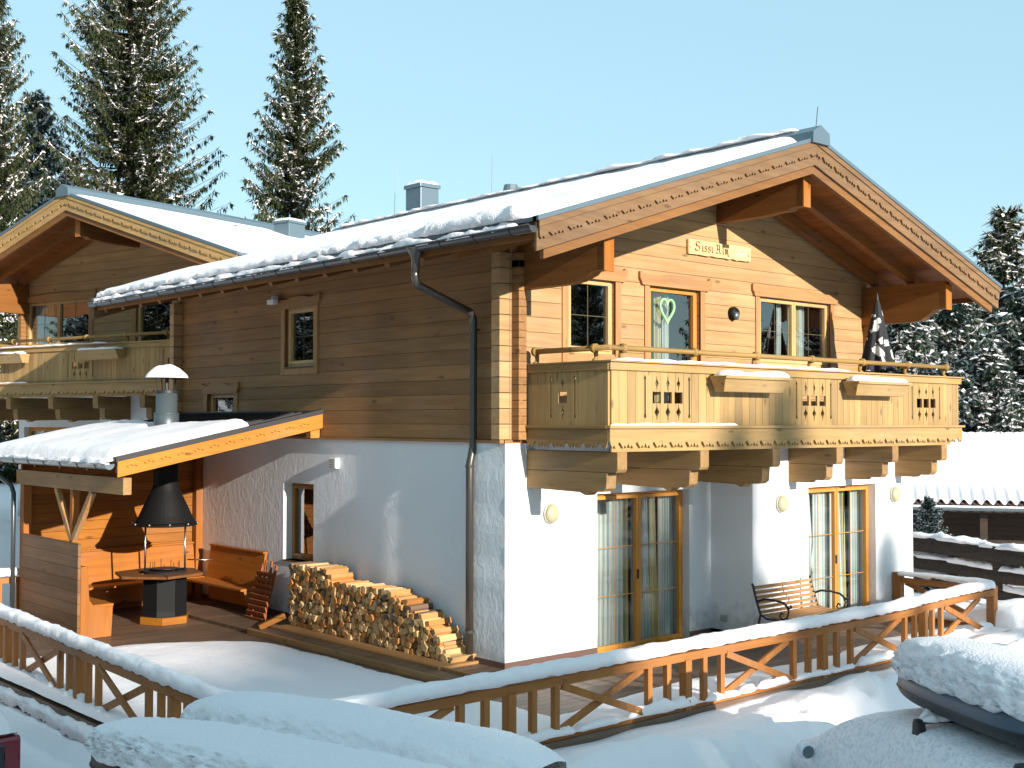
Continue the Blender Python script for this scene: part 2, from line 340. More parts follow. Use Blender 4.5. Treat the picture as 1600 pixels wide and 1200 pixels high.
def window(house,T,a0,a1,c0,c1,rec,sashes,fm,bars=(1,1),curt=(),name='window',head=None,trimw=.1,deep=1.6,gm=None,handle=False,fw=.042,sw=.048,sill=False,head_over=.10,furn=False):
    """opening a0..a1 x c0..c1 in wall plane; frame set back rec"""
    fr=MB(T)
    b0,b1=-rec-.06,-rec
    fr.box(a0,a0+fw,b0,b1,c0,c1);fr.box(a1-fw,a1,b0,b1,c0,c1);fr.box(a0+fw,a1-fw,b0,b1,c0,c0+fw);fr.box(a0+fw,a1-fw,b0,b1,c1-fw,c1)
    w_=fr.build(name,fm,house,bevel=.004)
    n=sashes;aw=(a1-a0-2*fw)/n
    sm=MB(T);gb=MB(T);mm=MB(T)
    for i in range(n):
        s0=a0+fw+aw*i+.003;s1=s0+aw-.006;z0=c0+fw+.003;z1=c1-fw-.003;sb0,sb1=b0+.012,b1+.016
        sm.box(s0,s0+sw,sb0,sb1,z0,z1);sm.box(s1-sw,s1,sb0,sb1,z0,z1);sm.box(s0+sw,s1-sw,sb0,sb1,z0,z0+sw);sm.box(s0+sw,s1-sw,sb0,sb1,z1-sw,z1)
        g0,g1,h0,h1=s0+sw,s1-sw,z0+sw,z1-sw;gy=-rec-.03
        gb.bm.faces.new([gb.v(q_) for q_ in ((g0,gy,h0),(g1,gy,h0),(g1,gy,h1),(g0,gy,h1))])
        for k in range(1,bars[0]+1): x=g0+(g1-g0)*k/(bars[0]+1);bw=.005 if c0<1 else .0032;mm.box(x-bw,x+bw,gy+.002,gy+.006,h0,h1)
        for k in range(1,bars[1]+1): z=h0+(h1-h0)*k/(bars[1]+1);bw=.005 if c0<1 else .0032;mm.box(g0,g1,gy+.0025,gy+.0065,z-bw,z+bw)
    sm.build('sash',fm,w_,bevel=.003);gb.build('pane',gm or m_glass,w_);mm.build('glazing_bar',m_doorf if (fm is m_doorf and c0<1) else m_brass,w_)
    if handle: 
        h=MB(T);x=(a0+a1)/2-.03;h.box(x-.015,x+.015,b1+.02,b1+.035,c0+.95,c0+1.08);h.build('handle',m_iron,w_)
    for (u0,u1,m,nn,ga) in curt: curtain(w_,T,a0+(a1-a0)*u0,a0+(a1-a0)*u1,c0+.04,c1-.06,b0-.12,m,nn,seed=int(a0*10+u0*7),gather=ga)
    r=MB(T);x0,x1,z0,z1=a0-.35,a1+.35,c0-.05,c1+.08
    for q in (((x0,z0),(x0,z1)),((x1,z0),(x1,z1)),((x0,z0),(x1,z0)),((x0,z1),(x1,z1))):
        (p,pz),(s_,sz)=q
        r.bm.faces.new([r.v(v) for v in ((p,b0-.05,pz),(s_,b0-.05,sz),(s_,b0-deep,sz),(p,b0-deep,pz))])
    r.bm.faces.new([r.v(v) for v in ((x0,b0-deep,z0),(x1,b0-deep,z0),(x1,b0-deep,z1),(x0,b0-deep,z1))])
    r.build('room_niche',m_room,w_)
    if furn:
        f_=MB(T);f_.box(a0+.1,a0+.55,b0-deep+.05,b0-deep+.5,c0,c0+.9);f_.box(a0+.7,a1-.1,b0-deep+.3,b0-deep+.4,c0+.9,c0+1.5);f_.build('room_furniture',m_roomb,w_)
    if trimw:
        t=MB(T);tz=trimw
        t.box(a0-tz,a0,-.02,.022,c0-.03,c1+.002);t.box(a1,a1+tz,-.02,.022,c0-.03,c1+.002)
        if c0>3.3 and not name.startswith('balcony'): t.box(a0-tz,a1+tz,-.02,.024,c0-.13,c0-.03)
        t.build('casing',m_woodz,w_,bevel=.004,split=True)
        # shaped head board
        hh=.17;x0=a0-tz-head_over;x1=a1+tz+head_over;z=c1+.004;N=24;poly=[(x0+.05,z-.03),(x0+.03,z+.02),(x0,z+.06),(x0,z+hh-.02),(x0+.04,z+hh-.01)]
        for i in range(N+1):
            u=i/N;poly.append((x0+.06+(x1-x0-.12)*u,z+hh-.05+.035*math.exp(-((u-.5)/.16)**2)+.008*math.cos(u*6*PI)))
        poly+=[(x1-.04,z+hh-.01),(x1,z+hh-.02),(x1,z+.06),(x1-.03,z+.02),(x1-.05,z-.03)]
        h=MB();h.cut(poly,[],.045,T);h.build('head_board',m_woodx if T[0][0]==1 else m_woody,w_)
    if sill:
        s_=MB(T);s_.box(a0+.01,a1-.01,-rec,.02,c0-.02,c0);s_.build('sill',m_pipe,w_)
    return w_
def snow_strip(pts,wd,ht,seed=0,step=.06,par=None,rough=.35,m=None,name='snow_cap',n=10,under=.0):
    """ridge of snow along a polyline (points at its base), half-elliptic section, ragged edges"""
    pts=[Vector(p) for p in pts];P=[]
    for a,b in zip(pts[:-1],pts[1:]):
        k=max(1,int((b-a).length/step));P+=[a.lerp(b,i/k) for i in range(k)]
    P.append(pts[-1]);mb=MB();rings=[];L_=len(P)
    for i,p in enumerate(P):
        d=(P[min(i+1,L_-1)]-P[max(i-1,0)]);d.z=0;d.normalize();sd=Vector((-d.y,d.x,0))
        e=min(1,min(i,L_-1-i)*step/(ht*1.1)+.12);e=math.sqrt(e)
        ring=[]
        for k in range(n+1):
            a=PI*k/n;q=1+rough*nz(p.x*3+seed,p.y*3,math.cos(a)*1.2,1.0)+rough*.5*nz(p.x*11,p.y*11+seed,math.cos(a)*4,1.0)
            ca=math.cos(a);sa=math.sin(a);ca=math.copysign(abs(ca)**.7,ca);sa=sa**.7
            ring.append(mb.v(p+sd*ca*wd/2*q*(.35+.65*e)+Vector((0,0,sa*ht*q*e-(under*(1+nz(p.x*9,p.y*9,seed+ca)) if k in (0,n) else 0)))))
        rings.append(ring)
    for i in range(L_-1):
        for k in range(n): mb.bm.faces.new([rings[i][k],rings[i+1][k],rings[i+1][k+1],rings[i][k+1]])
        mb.bm.faces.new([rings[i][0],rings[i][n],rings[i+1][n],rings[i+1][0]])
    mb.bm.faces.new(rings[0]);mb.bm.faces.new(rings[-1])
    return mb.build(name,m or m_snow,par,smooth=True)
def smooth(e0,e1,x): t=max(0,min(1,(x-e0)/(e1-e0)));return t*t*(3-2*t)
def snow_slab(fn,a0,a1,b0,b1,th,step,par,seed=0,edge=.12,rag=.05,m=None,name='snow_cover',amp=.25,mask=None):
    """snow blanket on a surface: fn(a,b)->point (z = surface). Rounded, ragged edges."""
    na=int((a1-a0)/step);nb=int((b1-b0)/step);mb=MB()
    def H(a,b):
        r1=rag*nz(b*2.3+seed,7,0)+rag*.5*nz(b*8+seed,3,0);r2=rag*nz(a*2.3,seed,0)+rag*.5*nz(a*8,seed,5)
        d=min(a-a0+r1-rag*.6,a1-a-r1-rag*.6,b-b0+r2-rag*.6,b1-b-r2-rag*.6)
        if mask: d=min(d,mask(a,b))
        e=max(0,min(1,d/edge));e=math.sqrt(1-(1-e)**2)
        return (th*(1+amp*nz(a*1.1,b*1.1,seed)+amp*.4*nz(a*4.5,b*4.5,seed)))*e-(.02 if d<=0 else 0)
    mb.grid(lambda u,v:(lambda a,b:fn(a,b)+Vector((0,0,H(a,b))))(a0+(a1-a0)*u,b0+(b1-b0)*v),na,nb)
    return mb.build(name,m or m_snow,par,smooth=True)
def scallop(x0,x1,ztop,zlow,per,amp,rev=False):
    """board outline whose lower edge is a carved wave"""
    k=max(1,round((x1-x0)/per));p=(x1-x0)/k;out=[(x0,ztop),(x1,ztop)];low=[]
    for i in range(k):
        for u,h in ((0,0),(.10,.9),(.2,.3),(.28,1.0),(.4,.2),(.5,-.35),(.6,.2),(.72,1.0),(.8,.3),(.9,.9)): low.append((x0+p*(i+u),zlow+amp*h))
    low.append((x1,zlow));return out+low[::-1]
# ---------------------------------------------------------------- the chalets
RX=4.1
def TZ(x): return 6.98-.322*abs(x-RX)
XL,XR=-1.06,9.24
def slopepoly(x0,x1,t0,t1):
    """band between roof line offsets t0 (lower) and t1 (upper), from x0 to x1, kinked at the ridge if crossed"""
    xs=[x0]+([RX] if x0<RX<x1 else [])+[x1]
    return [(x,TZ(x)+t0) for x in xs]+[(x,TZ(x)+t1) for x in xs[::-1]]
BX=[.36,1.86,3.35,4.83,6.28,7.70]
def chalet(name,label,loc,rz,main):
    H=thing(name,label,'house',loc,rz)
    x0=.10;xr=8.23
    # ground floor
    mb=MB();holes1=[(1.63,3.51,0,2.16)] if main else [(.2,3.2,0,2.12)];holes2=[(5.32,7.13,0,2.15)]
    wallgrid(mb,front(0),x0,xr,0,2.85,holes1+[(4.4,7.8,.2,2.6)],.35)
    wallgrid(mb,front(-.76),3.99,xr,0,2.85,holes2,.35)
    wallgrid(mb,side(x0),.36,9.1,0,2.85,[(4.56,5.44,.95,2.16)] if main else [],.35)
    mb.box(3.984,4.3,-.752,.2,0.001,2.846);mb.box(xr-.3,xr-.001,-.755,9.1,0,2.848);mb.box(x0+.34,xr,8.8,9.1,0,2.847)
    mb.T=None;mb.box(x0+.36,xr-.31,.35,8.79,-.2,-.02)
    # thick plastered corner
    mb.grid(lambda u,v:(.012*nz(v*9,1,2)+.0,.001+.7*u,2.85*v),1,30)
    mb.bm.faces.new([mb.v(p) for p in ((0,.701,0),(.11,.72,0),(.11,.72,2.85),(0,.701,2.85))])
    mb.bm.faces.new([mb.v(p) for p in ((0,.0005,0),(.11,.0005,0),(.11,.0005,2.85),(0,.0005,2.85))])
    mb.bm.faces.new([mb.v(p) for p in ((0,0,2.85),(.11,0,2.85),(.11,.72,2.85),(0,.7,2.85))])
    mb.build('plaster_wall',m_stucco,H)
    pl=MB();pl.box(-.006,.72 if 0 else .11,-.006,.72,0,.127);pl.box(.11,1.63,-.006,.0,0,.127);pl.box(.094,.11,.72,9.1,0,.127)
    pl.box(3.51,3.99,-.006,0,0,.127);pl.box(3.984,5.32,-.766,-.76,0,.127);pl.box(3.984,3.99,-.76,-.006,0,.127);pl.box(7.13,8.236,-.766,-.76,0,.127)
    if not main: pl=MB();pl.box(3.984,5.32,-.766,-.76,0,.127)
    pl.build('plinth',m_plinth,H,split=True)
    if main:
        window(H,front(0),1.63,3.51,0,2.16,.13,2,m_doorf,(1,2),((.02,.42,m_curt,7,0),(.44,.49,m_curty,1,0),(.53,.70,m_curt,5,.2),(.71,.76,m_curty,1,.8),(.82,.99,m_curt,5,0)),'terrace_door',trimw=0,gm=m_glassd,handle=True,furn=True)
        window(H,front(-.76),5.32,7.13,0,2.15,.13,2,m_doorf,(1,2),((.01,.24,m_curt,4,.5),(.28,.48,m_curt,4,0),(.52,.70,m_curt,4,.3),(.71,.76,m_curty,1,.5),(.84,.98,m_curt,3,0)),'terrace_door',trimw=0,gm=m_glassd,handle=True)
        window(H,side(x0),4.56,5.44,.95,2.16,.16,1,m_winb,(0,0),((.0,.45,m_curt,3,0),),'window',trimw=0,sill=True)
    else:
        window(H,front(0),.2,3.2,0,2.12,.13,2,m_doorf,(1,2),((.05,.3,m_curty,3,0),(.55,.7,m_curty,2,0)),'terrace_door',trimw=0,furn=True)
        window(H,front(-.76),5.32,7.13,0,2.15,.13,2,m_doorf,(1,2),(),'terrace_door',trimw=0)
    # log storey
    wx=.08
    W=MB();UH=[(1.085,1.975,4.03,5.05),(2.66,3.76,2.95,5.05),(5.16,7.04,4.0,5.07)] if main else [(-.14+.0,2.5,3.98,5.07),(4.2,5.4,2.95,5.05)]
    if not main: UH[0]=(.22,2.6,3.98,5.07)
    wallgrid(W,front(0),wx+.002,8.15,2.89,5.25,UH,.2)
    W.prism([(wx+.002,5.25),(8.15,5.25),(8.15,TZ(8.15)-.14),(RX,TZ(RX)-.14),(wx+.002,TZ(wx)-.14)],1,0,.2)
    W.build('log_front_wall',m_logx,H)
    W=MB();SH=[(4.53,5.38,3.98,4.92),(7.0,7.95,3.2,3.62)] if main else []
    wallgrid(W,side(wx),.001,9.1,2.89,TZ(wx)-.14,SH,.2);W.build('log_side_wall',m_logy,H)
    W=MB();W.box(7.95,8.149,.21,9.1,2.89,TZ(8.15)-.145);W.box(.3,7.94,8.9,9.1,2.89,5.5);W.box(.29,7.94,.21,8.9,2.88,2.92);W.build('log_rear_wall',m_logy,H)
    # crossed log ends at the corners
    E=MB();Y=MB()
    for k in range(12):
        z=2.895+.196*k
        E.box(-.09,.079,.004,.165,z+.003,z+.193);Y.box(.104,.234,-.14,-.001,z+.003+(.098 if k<11 else 0)-.0,z+.193+(.098 if k<11 else 0))
        E.box(8.151,8.30,.004,.165,z+.003,z+.193);Y.box(8.0,8.13,-.14,-.001,z+.101,z+.291)
        if main or 1: E.box(-.09,.079,8.93,9.09,z+.003,z+.193)
    Y.box(.104,.234,-.14,-.001,2.895,2.99)
    # corbelled heads under the purlins
    for k in range(4):
        z=4.90+.12*k;Y.box(.104,.234,-.14-.30*(k+1)/4*1.0,-.001,z+.297,z+.4) if 0 else None
    E.build('log_end',m_logx,H,bevel=.004,split=True);Y.build('log_stub',m_logy,H,bevel=.004,split=True)
    C=MB();C.box(-.09,-.02,.0,.17,2.85,2.893);C.box(-.02,.30,-.02,.72,2.851,2.889);C.box(.05,.12,.72,9.12,2.851,2.889);C.build('base_ledge',m_woody,H)
    # upper windows
    if main:
        window(H,front(0),1.085,1.975,4.03,5.05,.05,1,m_winx,(1,1),(),'window',trimw=.11,head_over=.1)
        d=window(H,front(0),2.66,3.76,2.95,5.05,.06,1,m_doorf,(0,1),((.36,.46,m_curty,1,0),(.52,.60,m_curt,1,0)),'balcony_door',trimw=.10,head_over=.12)
        # garland heart behind the glass of the balcony door
        hp=[]
        for i in range(41):
            t=2*PI*i/40;hp.append((3.11+.13*math.sin(t)**3*1.15,-.074*-1*-1+0,4.72+.012*(13*math.cos(t)-5*math.cos(2*t)-2*math.cos(3*t)-math.cos(4*t))))
        g=MB()
        g.tube([(x,.055+.012*nz(i,2,1),z+.01*nz(i,1,3)) for i,(x,_,z) in enumerate(hp)],.017,6);g.build('heart_garland',m_green,d)
        window(H,front(0),5.16,7.04,4.0,5.07,.05,2,m_winx,(1,1),((.53,.70,m_curty,3,0),(.70,.78,m_curt,1,0),(.40,.46,m_curt,1,0)),'window',trimw=.10,head_over=.1)
        window(H,side(wx),4.53,5.38,3.98,4.92,.05,1,m_winx,(1,1),(),'window',trimw=.11,head_over=.08,sill=True)
        window(H,side(wx),7.0,7.95,3.2,3.62,.06,1,m_winx,(0,0),(),'window',trimw=.12,head_over=.06)
    else:
        window(H,front(0),.22,2.6,3.98,5.07,.05,2,m_winx,(1,1),((.03,.24,m_curt,3,0),(.24,.34,m_curty,1,0)),'window',trimw=.12,head_over=.12)
        window(H,front(0),4.2,5.4,2.95,5.05,.05,1,m_winx,(1,1),(),'balcony_door',trimw=.14,head_over=.1)
    # roof structure
    yf,yb=-1.76,10.05
    B=MB();B.prism(slopepoly(XL+.03,XR-.05,-.14,-.004),1,yf+.06,yb-.05);B.build('roof_boarding',m_soff,H)
    B=MB();B.prism(slopepoly(XL-.06,XR+.04,0,.045),1,yf-.03,yb+.05);ro=B.build('roof',m_metal,H)
    Rf=MB()
    for y in (-1.62,-.85,-.2): Rf.prism(slopepoly(XL+.08,XR-.1,-.30,-.142),1,y-.06,y+.06)
    k=0
    while .45+.72*k<yb-.1:
        y=.45+.72*k;Rf.prism([(XL+.10,TZ(XL+.1)-.27),(.07,TZ(.07)-.30),(.07,TZ(.07)-.142),(XL+.04,TZ(XL+.04)-.142)],1,y-.045,y+.045)
        Rf.prism([(8.16,TZ(8.16)-.30),(XR-.1,TZ(XR-.1)-.28),(XR-.1,TZ(XR-.1)-.142),(8.16,TZ(8.16)-.142)],1,y-.045,y+.045);k+=1
    Rf.build('rafter',m_raft,H,split=True)
    Fa=MB();Fa.prism([(XL-.0,TZ(XL)-.20),(XL+.028,TZ(XL)-.20),(XL+.028,TZ(XL)-.003),(XL,TZ(XL)-.003)],1,yf+.06,yb-.05)
    Fa.prism([(XR-.048,TZ(XR)-.20),(XR-.02,TZ(XR)-.20),(XR-.02,TZ(XR)-.003),(XR-.048,TZ(XR)-.003)],1,yf+.06,yb-.05)
    Fa.build('eaves_board',m_oily,H,split=True)
    # barge boards
    bm_=m_barge if main else m_bargen
    for s,xe in ((-1,XL-.03),(1,XR-.01)):
        b=MB();xs=sorted((RX,xe));b.prism([(x,TZ(x)-.336) for x in xs]+[(x,TZ(x)-.001) for x in xs[::-1]],1,yf,yf+.035);b.build('barge_board',bm_,H)
        # applied carved board
        ln=abs(xe-RX)-.02;c=MB()
        o=scallop(0,ln,-.0,-.175,.28,-.045)
        q=[]
        for a,h in o: x=RX+s*(a+.001);q.append((x,TZ(x)+h-.002))
        c.cut(q,[],.024,Matrix.Translation((0,yf-.030,0))@Matrix(((1,0,0,0),(0,1,0,0),(0,0,1,0),(0,0,0,1)))) ;c.build('carved_board',bm_,H)
        c=MB();c.prism([(x,TZ(x)-.075) for x in xs]+[(x,TZ(x)-.004) for x in xs[::-1]],1,yf-.048,yf-.027);c.build('top_moulding',bm_,H)
        c=MB();xq=sorted((RX,xe-s*.14));c.prism([(x,TZ(x)-.45) for x in xq]+[(x,TZ(x)-.29) for x in xq[::-1]],1,yf+.04,yf+.10);c.build('inner_board',m_inner,H)
        c=MB();xs=sorted((RX,xe+s*.03));c.prism([(x,TZ(x)+.0) for x in xs]+[(x,TZ(x)+.052) for x in xs[::-1]],1,yf-.062,yf+.03);c.build('verge_metal',m_metal,H)
        c=MB();c.prism([(x,TZ(x)-.34) for x in xs]+[(x,TZ(x)-.004) for x in xs[::-1]],1,yb-.045,yb-.015);c.build('barge_board',bm_,H)
    # ridge cap
    c=MB();c.prism([(RX-.19,6.92),(RX-.18,7.07),(RX,7.175),(RX+.20,7.08),(RX+.21,6.92)],1,yf-.10,yb+.07);c.build('ridge_cap',m_metal,H)
    c=MB();c.tube([(RX+.02,yf-.0,7.16),(RX+.04,yf-.02,7.45)],.006,6);c.build('lightning_rod',m_gutter,H)
    # purlins
    def purlin(xa,xb,za,zb,zend):
        p=MB();prof=[(-1.52,zend),(-1.50,zend-.0),(-1.35,zend),(-1.30,zend-.04),(-1.1,za+.02),(-.9,za),(.0,za),(.0,zb),(-1.52,zb)]
        p.prism(prof,0,xa,xb);e=p.build('purlin',m_oily,H,bevel=.006)
        q=MB();q.box(xa-.006,xb+.006,-1.545,-1.521,zend-.015,zb-.06);q.build('end_board',m_oilz,e)
    purlin(.19,.34,4.78,TZ(.34)-.31,4.90);purlin(4.14,4.29,6.06,TZ(4.29)-.31,6.12);purlin(7.96,8.12,4.75,TZ(8.12)-.31,4.93)
    # gutter
    for s in ((-1,) if main else (-1,1)):
        xg=XL-.075 if s<0 else XR+.075;zg=TZ(XL)-.075
        g=MB();n=8;
        prof=[(xg+.068*math.cos(PI+PI*k/n),zg+.075*math.sin(PI+PI*k/n)) for k in range(n+1)]
        inn=[(xg+.060*math.cos(PI+PI*k/n),zg+.008+.068*math.sin(PI+PI*k/n)) for k in range(n+1)]
        g.prism(prof+inn[::-1],1,yf+.0,yb+.02)
        g.tube([(xg-.068*(-s)*-1 if 0 else xg+s*.068,yf,zg+.004),(xg+s*.068,yb+.02,zg+.004)],.011,6)
        for ye in (yf,yb+.015): g.prism(prof,1,ye-.004,ye+.006)
        gu=g.build('gutter',m_gutter,H,smooth=False)
        k=MB();y=yf+.35
        while y<yb:
            k.prism([(xg+.076*math.cos(PI+PI*j/n),zg+.083*math.sin(PI+PI*j/n)) for j in range(n+1)]+[(xg+.069*math.cos(PI+PI*j/n),zg+.076*math.sin(PI+PI*j/n)) for j in range(n+1)][::-1],1,y-.014,y+.014);y+=.62
        k.build('gutter_bracket',m_gutter,gu,split=True)
    # balcony
    yb_=-1.51;bx0,bx1=.308,8.31
    fl=MB();fl.box(bx0+.03,bx1-.03,yb_+.03,-.145,2.86,2.92);bal=fl.build('balcony',m_deck,H)
    z0,z1=3.075,3.76
    def bars(x): return [(x-.020,3.185),(x-.012,3.165),(x+.012,3.165),(x+.020,3.185),(x+.012,3.22),(x+.012,3.62),(x+.020,3.645),(x,3.69),(x-.020,3.645),(x-.012,3.62),(x-.012,3.22)]
    def diam(x,z,h,k=.045): return [(x-.004,z-h),(x+.004,z-h),(x+.009,z-k*.9),(x+k*.72,z),(x+.009,z+k*.9),(x+.004,z+h),(x-.004,z+h),(x-.009,z+k*.9),(x-k*.72,z),(x-.009,z-k*.9)]
    def sq(x,z,h=.075): 
        return [(x-h,z-h+.012),(x-h+.012,z-h),(x-.02,z-h+.008),(x,z-h),(x+.02,z-h+.008),(x+h-.012,z-h),(x+h,z-h+.012),(x+h,z+h-.012),(x+h-.012,z+h),(x+.02,z+h-.008),(x,z+h),(x-.02,z+h-.008),(x-h+.012,z+h),(x-h,z+h-.012)]
    hol=[]
    for gx in (.89,3.95,6.92):
        hol+=[bars(gx),bars(gx+.81)]
        for dx in (.21,.41,.61): hol+=[sq(gx+dx,3.415),diam(gx+dx,3.588,.088,.046),diam(gx+dx,3.238,.10,.062)]
    p=MB();p.cut([(bx0,z0),(bx1,z0),(bx1,z1),(bx0,z1)],hol,.028,front(yb_));p.build('front_panel',m_balz,bal)
    hs=[bars(-.53),bars(-.95),sq(-.74,3.415),diam(-.74,3.585,.062,.04),diam(-.74,3.235,.085,.045)]
    p=MB();p.cut([(yb_+.002,z0),(-.12,z0),(-.12,z1),(yb_+.002,z1)],hs,.028,side(bx0));p.build('end_panel',m_balzy,bal)
    p=MB();p.cut([(yb_+.002,z0),(-.12,z0),(-.12,z1),(yb_+.002,z1)],[],.028,side(bx1));p.build('end_panel',m_balzy,bal)
    tr=MB()
    tr.box(bx0-.05,bx1+.05,yb_-.062,yb_-.029,z1-.03,z1+.065);tr.box(bx0-.08,bx1+.08,yb_-.10,yb_+.09,z1+.065,z1+.085)
    tr.box(bx0-.09,bx1+.09,yb_-.095,yb_-.0285,z0-.035,z0+.0)
    tr.box(bx0-.06,bx1+.05,yb_-.062,yb_-.03,z0-.20,z0-.035)
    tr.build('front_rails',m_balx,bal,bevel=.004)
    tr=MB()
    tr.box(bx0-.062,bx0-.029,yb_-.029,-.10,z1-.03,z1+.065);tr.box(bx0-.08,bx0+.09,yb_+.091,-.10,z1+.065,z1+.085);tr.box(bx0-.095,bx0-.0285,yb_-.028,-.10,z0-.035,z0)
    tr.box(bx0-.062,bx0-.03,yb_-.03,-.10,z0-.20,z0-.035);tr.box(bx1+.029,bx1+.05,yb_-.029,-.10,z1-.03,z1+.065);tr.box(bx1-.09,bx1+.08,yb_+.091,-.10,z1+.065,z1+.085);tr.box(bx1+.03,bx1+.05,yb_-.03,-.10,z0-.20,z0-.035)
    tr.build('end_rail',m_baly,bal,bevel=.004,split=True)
    v=MB();v.cut(scallop(bx0-.055,bx1+.045,2.90,2.865,.30,-.06),[],.02,front(yb_-.045));v.build('carved_valance',m_balx,bal)
    v=MB();v.box(bx0-.0,8.06,yb_-.028,yb_-.0,2.765,2.90);v.build('edge_board',m_balx,bal)
    v=MB();o=scallop(yb_-.02,-.14,2.90,2.865,.30,-.06);v.cut(o,[],.02,side(bx0-.045));v.build('carved_valance',m_baly,bal)
    # flared corner posts of the end panel
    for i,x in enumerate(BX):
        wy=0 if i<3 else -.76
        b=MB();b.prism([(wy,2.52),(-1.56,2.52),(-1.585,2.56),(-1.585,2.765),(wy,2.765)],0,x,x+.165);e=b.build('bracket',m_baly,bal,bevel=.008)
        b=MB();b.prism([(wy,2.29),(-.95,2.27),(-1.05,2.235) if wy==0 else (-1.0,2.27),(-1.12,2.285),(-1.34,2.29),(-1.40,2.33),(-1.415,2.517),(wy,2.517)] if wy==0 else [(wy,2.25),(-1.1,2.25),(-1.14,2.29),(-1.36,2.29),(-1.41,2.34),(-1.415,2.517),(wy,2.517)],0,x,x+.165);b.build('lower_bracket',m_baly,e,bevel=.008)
    # handrail on curled holders
    hr=MB();zr=4.0;c1=bx0+.06;yr=yb_+.06
    hr.tube([(c1,-.16,zr),(c1,yr-.02,zr)],.034,10);hr.tube([(c1+.02,yr,zr),(bx1-.2,yr,zr)],.034,10);h=hr.build('handrail',m_rail,bal,smooth=True)
    for x in (.60,1.90,3.17,4.43,5.70,6.93,8.08):
        ho=MB();ho.tube([(x,yr+.01,z1+.08),(x,yr+.045,z1+.13),(x,yr+.03,zr-.04)],[.035,.026,.03],8);ho.tube([(x-.028,yr,zr),(x+.028,yr,zr)],.056,12);ho.build('rail_holder',m_rail,h,smooth=True)
    for y in (-.16,-1.2):
        ho=MB();ho.tube([(c1-.01,y,z1+.08),(c1+.03,y,z1+.13),(c1+.02,y,zr-.04)],[.035,.026,.03],8);ho.tube([(c1,y-.028,zr),(c1,y+.028,zr)],.056,12);ho.build('rail_holder',m_rail,h,smooth=True)
    # snow on the roof and along the balcony
    def fl_(a,b): return Vector((a,b,TZ(a)+.045))
    snow_slab(fl_,XL-.05,RX-.2,yf+.07,yb+.04,.115 if main else .04,.09,H,seed=3 if main else 9,edge=.16,rag=.08,amp=.22,name='roof_snow')
    snow_slab(fl_,RX+.22,XR+.03,yf-.05,yb,.12 if main else .035,.16,H,seed=5,edge=.1,rag=.03,name='roof_snow')
    if main:
        # slumped clumps at the eaves
        for i,(ya,yc,hh,off) in enumerate(((-1.62,9.9,.085,0),(-1.60,.3,.15,0),(.9,1.9,.11,.0),(3.0,4.0,.10,.0))):
            snow_strip([(XL+.05,ya,TZ(XL)+.05),(XL+.06+off,yc,TZ(XL)+.05)],(.34 if i%2 else .30),hh,seed=i*3,step=.05,par=H,rough=.26,m=m_snowc,name='eaves_snow',n=14,under=.02)
        snow_strip([(XL-.075,-1.5,TZ(XL)-.09),(XL-.075,9.9,TZ(XL)-.09)],.12,.085,seed=40,step=.07,par=H,rough=.8,name='gutter_snow')
        snow_strip([(RX+.03,-1.5,7.155),(RX+.03,9.8,7.155)],.26,.05,seed=42,step=.1,par=H,rough=.7,name='ridge_snow')
    snow_strip([(.35,yb_-.02,z1+.085),(5.2,yb_-.02,z1+.085)],.15,.03,seed=11,step=.09,par=bal,rough=.9,name='rail_snow')
    snow_strip([(.25,yb_-.066,z0-.001),(2.6,yb_-.066,z0-.001)],.05,.03,seed=12,step=.06,par=bal,rough=.7,name='ledge_snow',n=6)
    return H,bal
house,balc=chalet('chalet','large chalet with white plaster ground floor, brown wooden upper floor and long front balcony','' or (0,0,0),0,True)
# chimney, vent and pipe of the main house
c=MB();c.box(4.55,5.0,7.75,8.25,6.3,7.78);ch=c.build('chimney',m_metal,house,bevel=.01)
c=MB();c.box(4.52,5.03,7.72,8.28,7.78,7.86);c.build('chimney_cap',m_metal,ch,bevel=.01)
c=MB();c.grid(lambda u,v:(4.53+.49*u,7.73+.54*v,7.86+.06*min(1,8*min(u,1-u,v,1-v))**.5*(1+.4*nz(u*3,v*3))),14,16);c.build('chimney_snow',m_snow,ch,smooth=True)
c=MB();c.lathe([(.07,-.3),(.07,.12),(.15,.14),(.12,.28),(.11,.28)],(4.5,5.0,7.12),16);c.box(4.25,4.8,4.8,5.25,6.93,7.0);c.build('vent_cowl',m_zinc,house,smooth=False)
for x,y,h in ((4.6,8.7,8.4),(4.25,5.25,7.95)):
    c=MB();c.tube([(x,y,6.9),(x+.02,y,h)],.004,6);c.build('lightning_rod',m_gutter,house)
c=MB();xg=XL-.075;zg=TZ(XL)-.075
c.lathe([(.05,-.30),(.055,-.12),(.11,-.02),(.115,0)],(xg,.36,zg-.02),14)
path=[(xg,.36,zg-.28),(xg,.37,zg-.36),(xg+.05,.39,zg-.46),(-.08,.585,4.52),(-.025,.595,4.44),(-.02,.60,4.33),(-.02,.60,2.80),(-.055,.60,2.66),(-.075,.60,2.58),(-.075,.60,.05)]
c.tube(path,.05,14);dp=c.build('downpipe',m_pipe,house,smooth=True)
c=MB()
for z in (4.3,2.55,.45): c.tube([(-.02 if z>2.7 else -.075,.6,z-.02),(-.02 if z>2.7 else -.075,.6,z+.02)],.057,14);c.box(-.03,.08,.59,.61,z-.01,z+.01)
c.tube([(-.075,.6,.02),(-.075,.6,.07)],.066,14)
c.build('pipe_clip',m_pipe,dp,split=True)
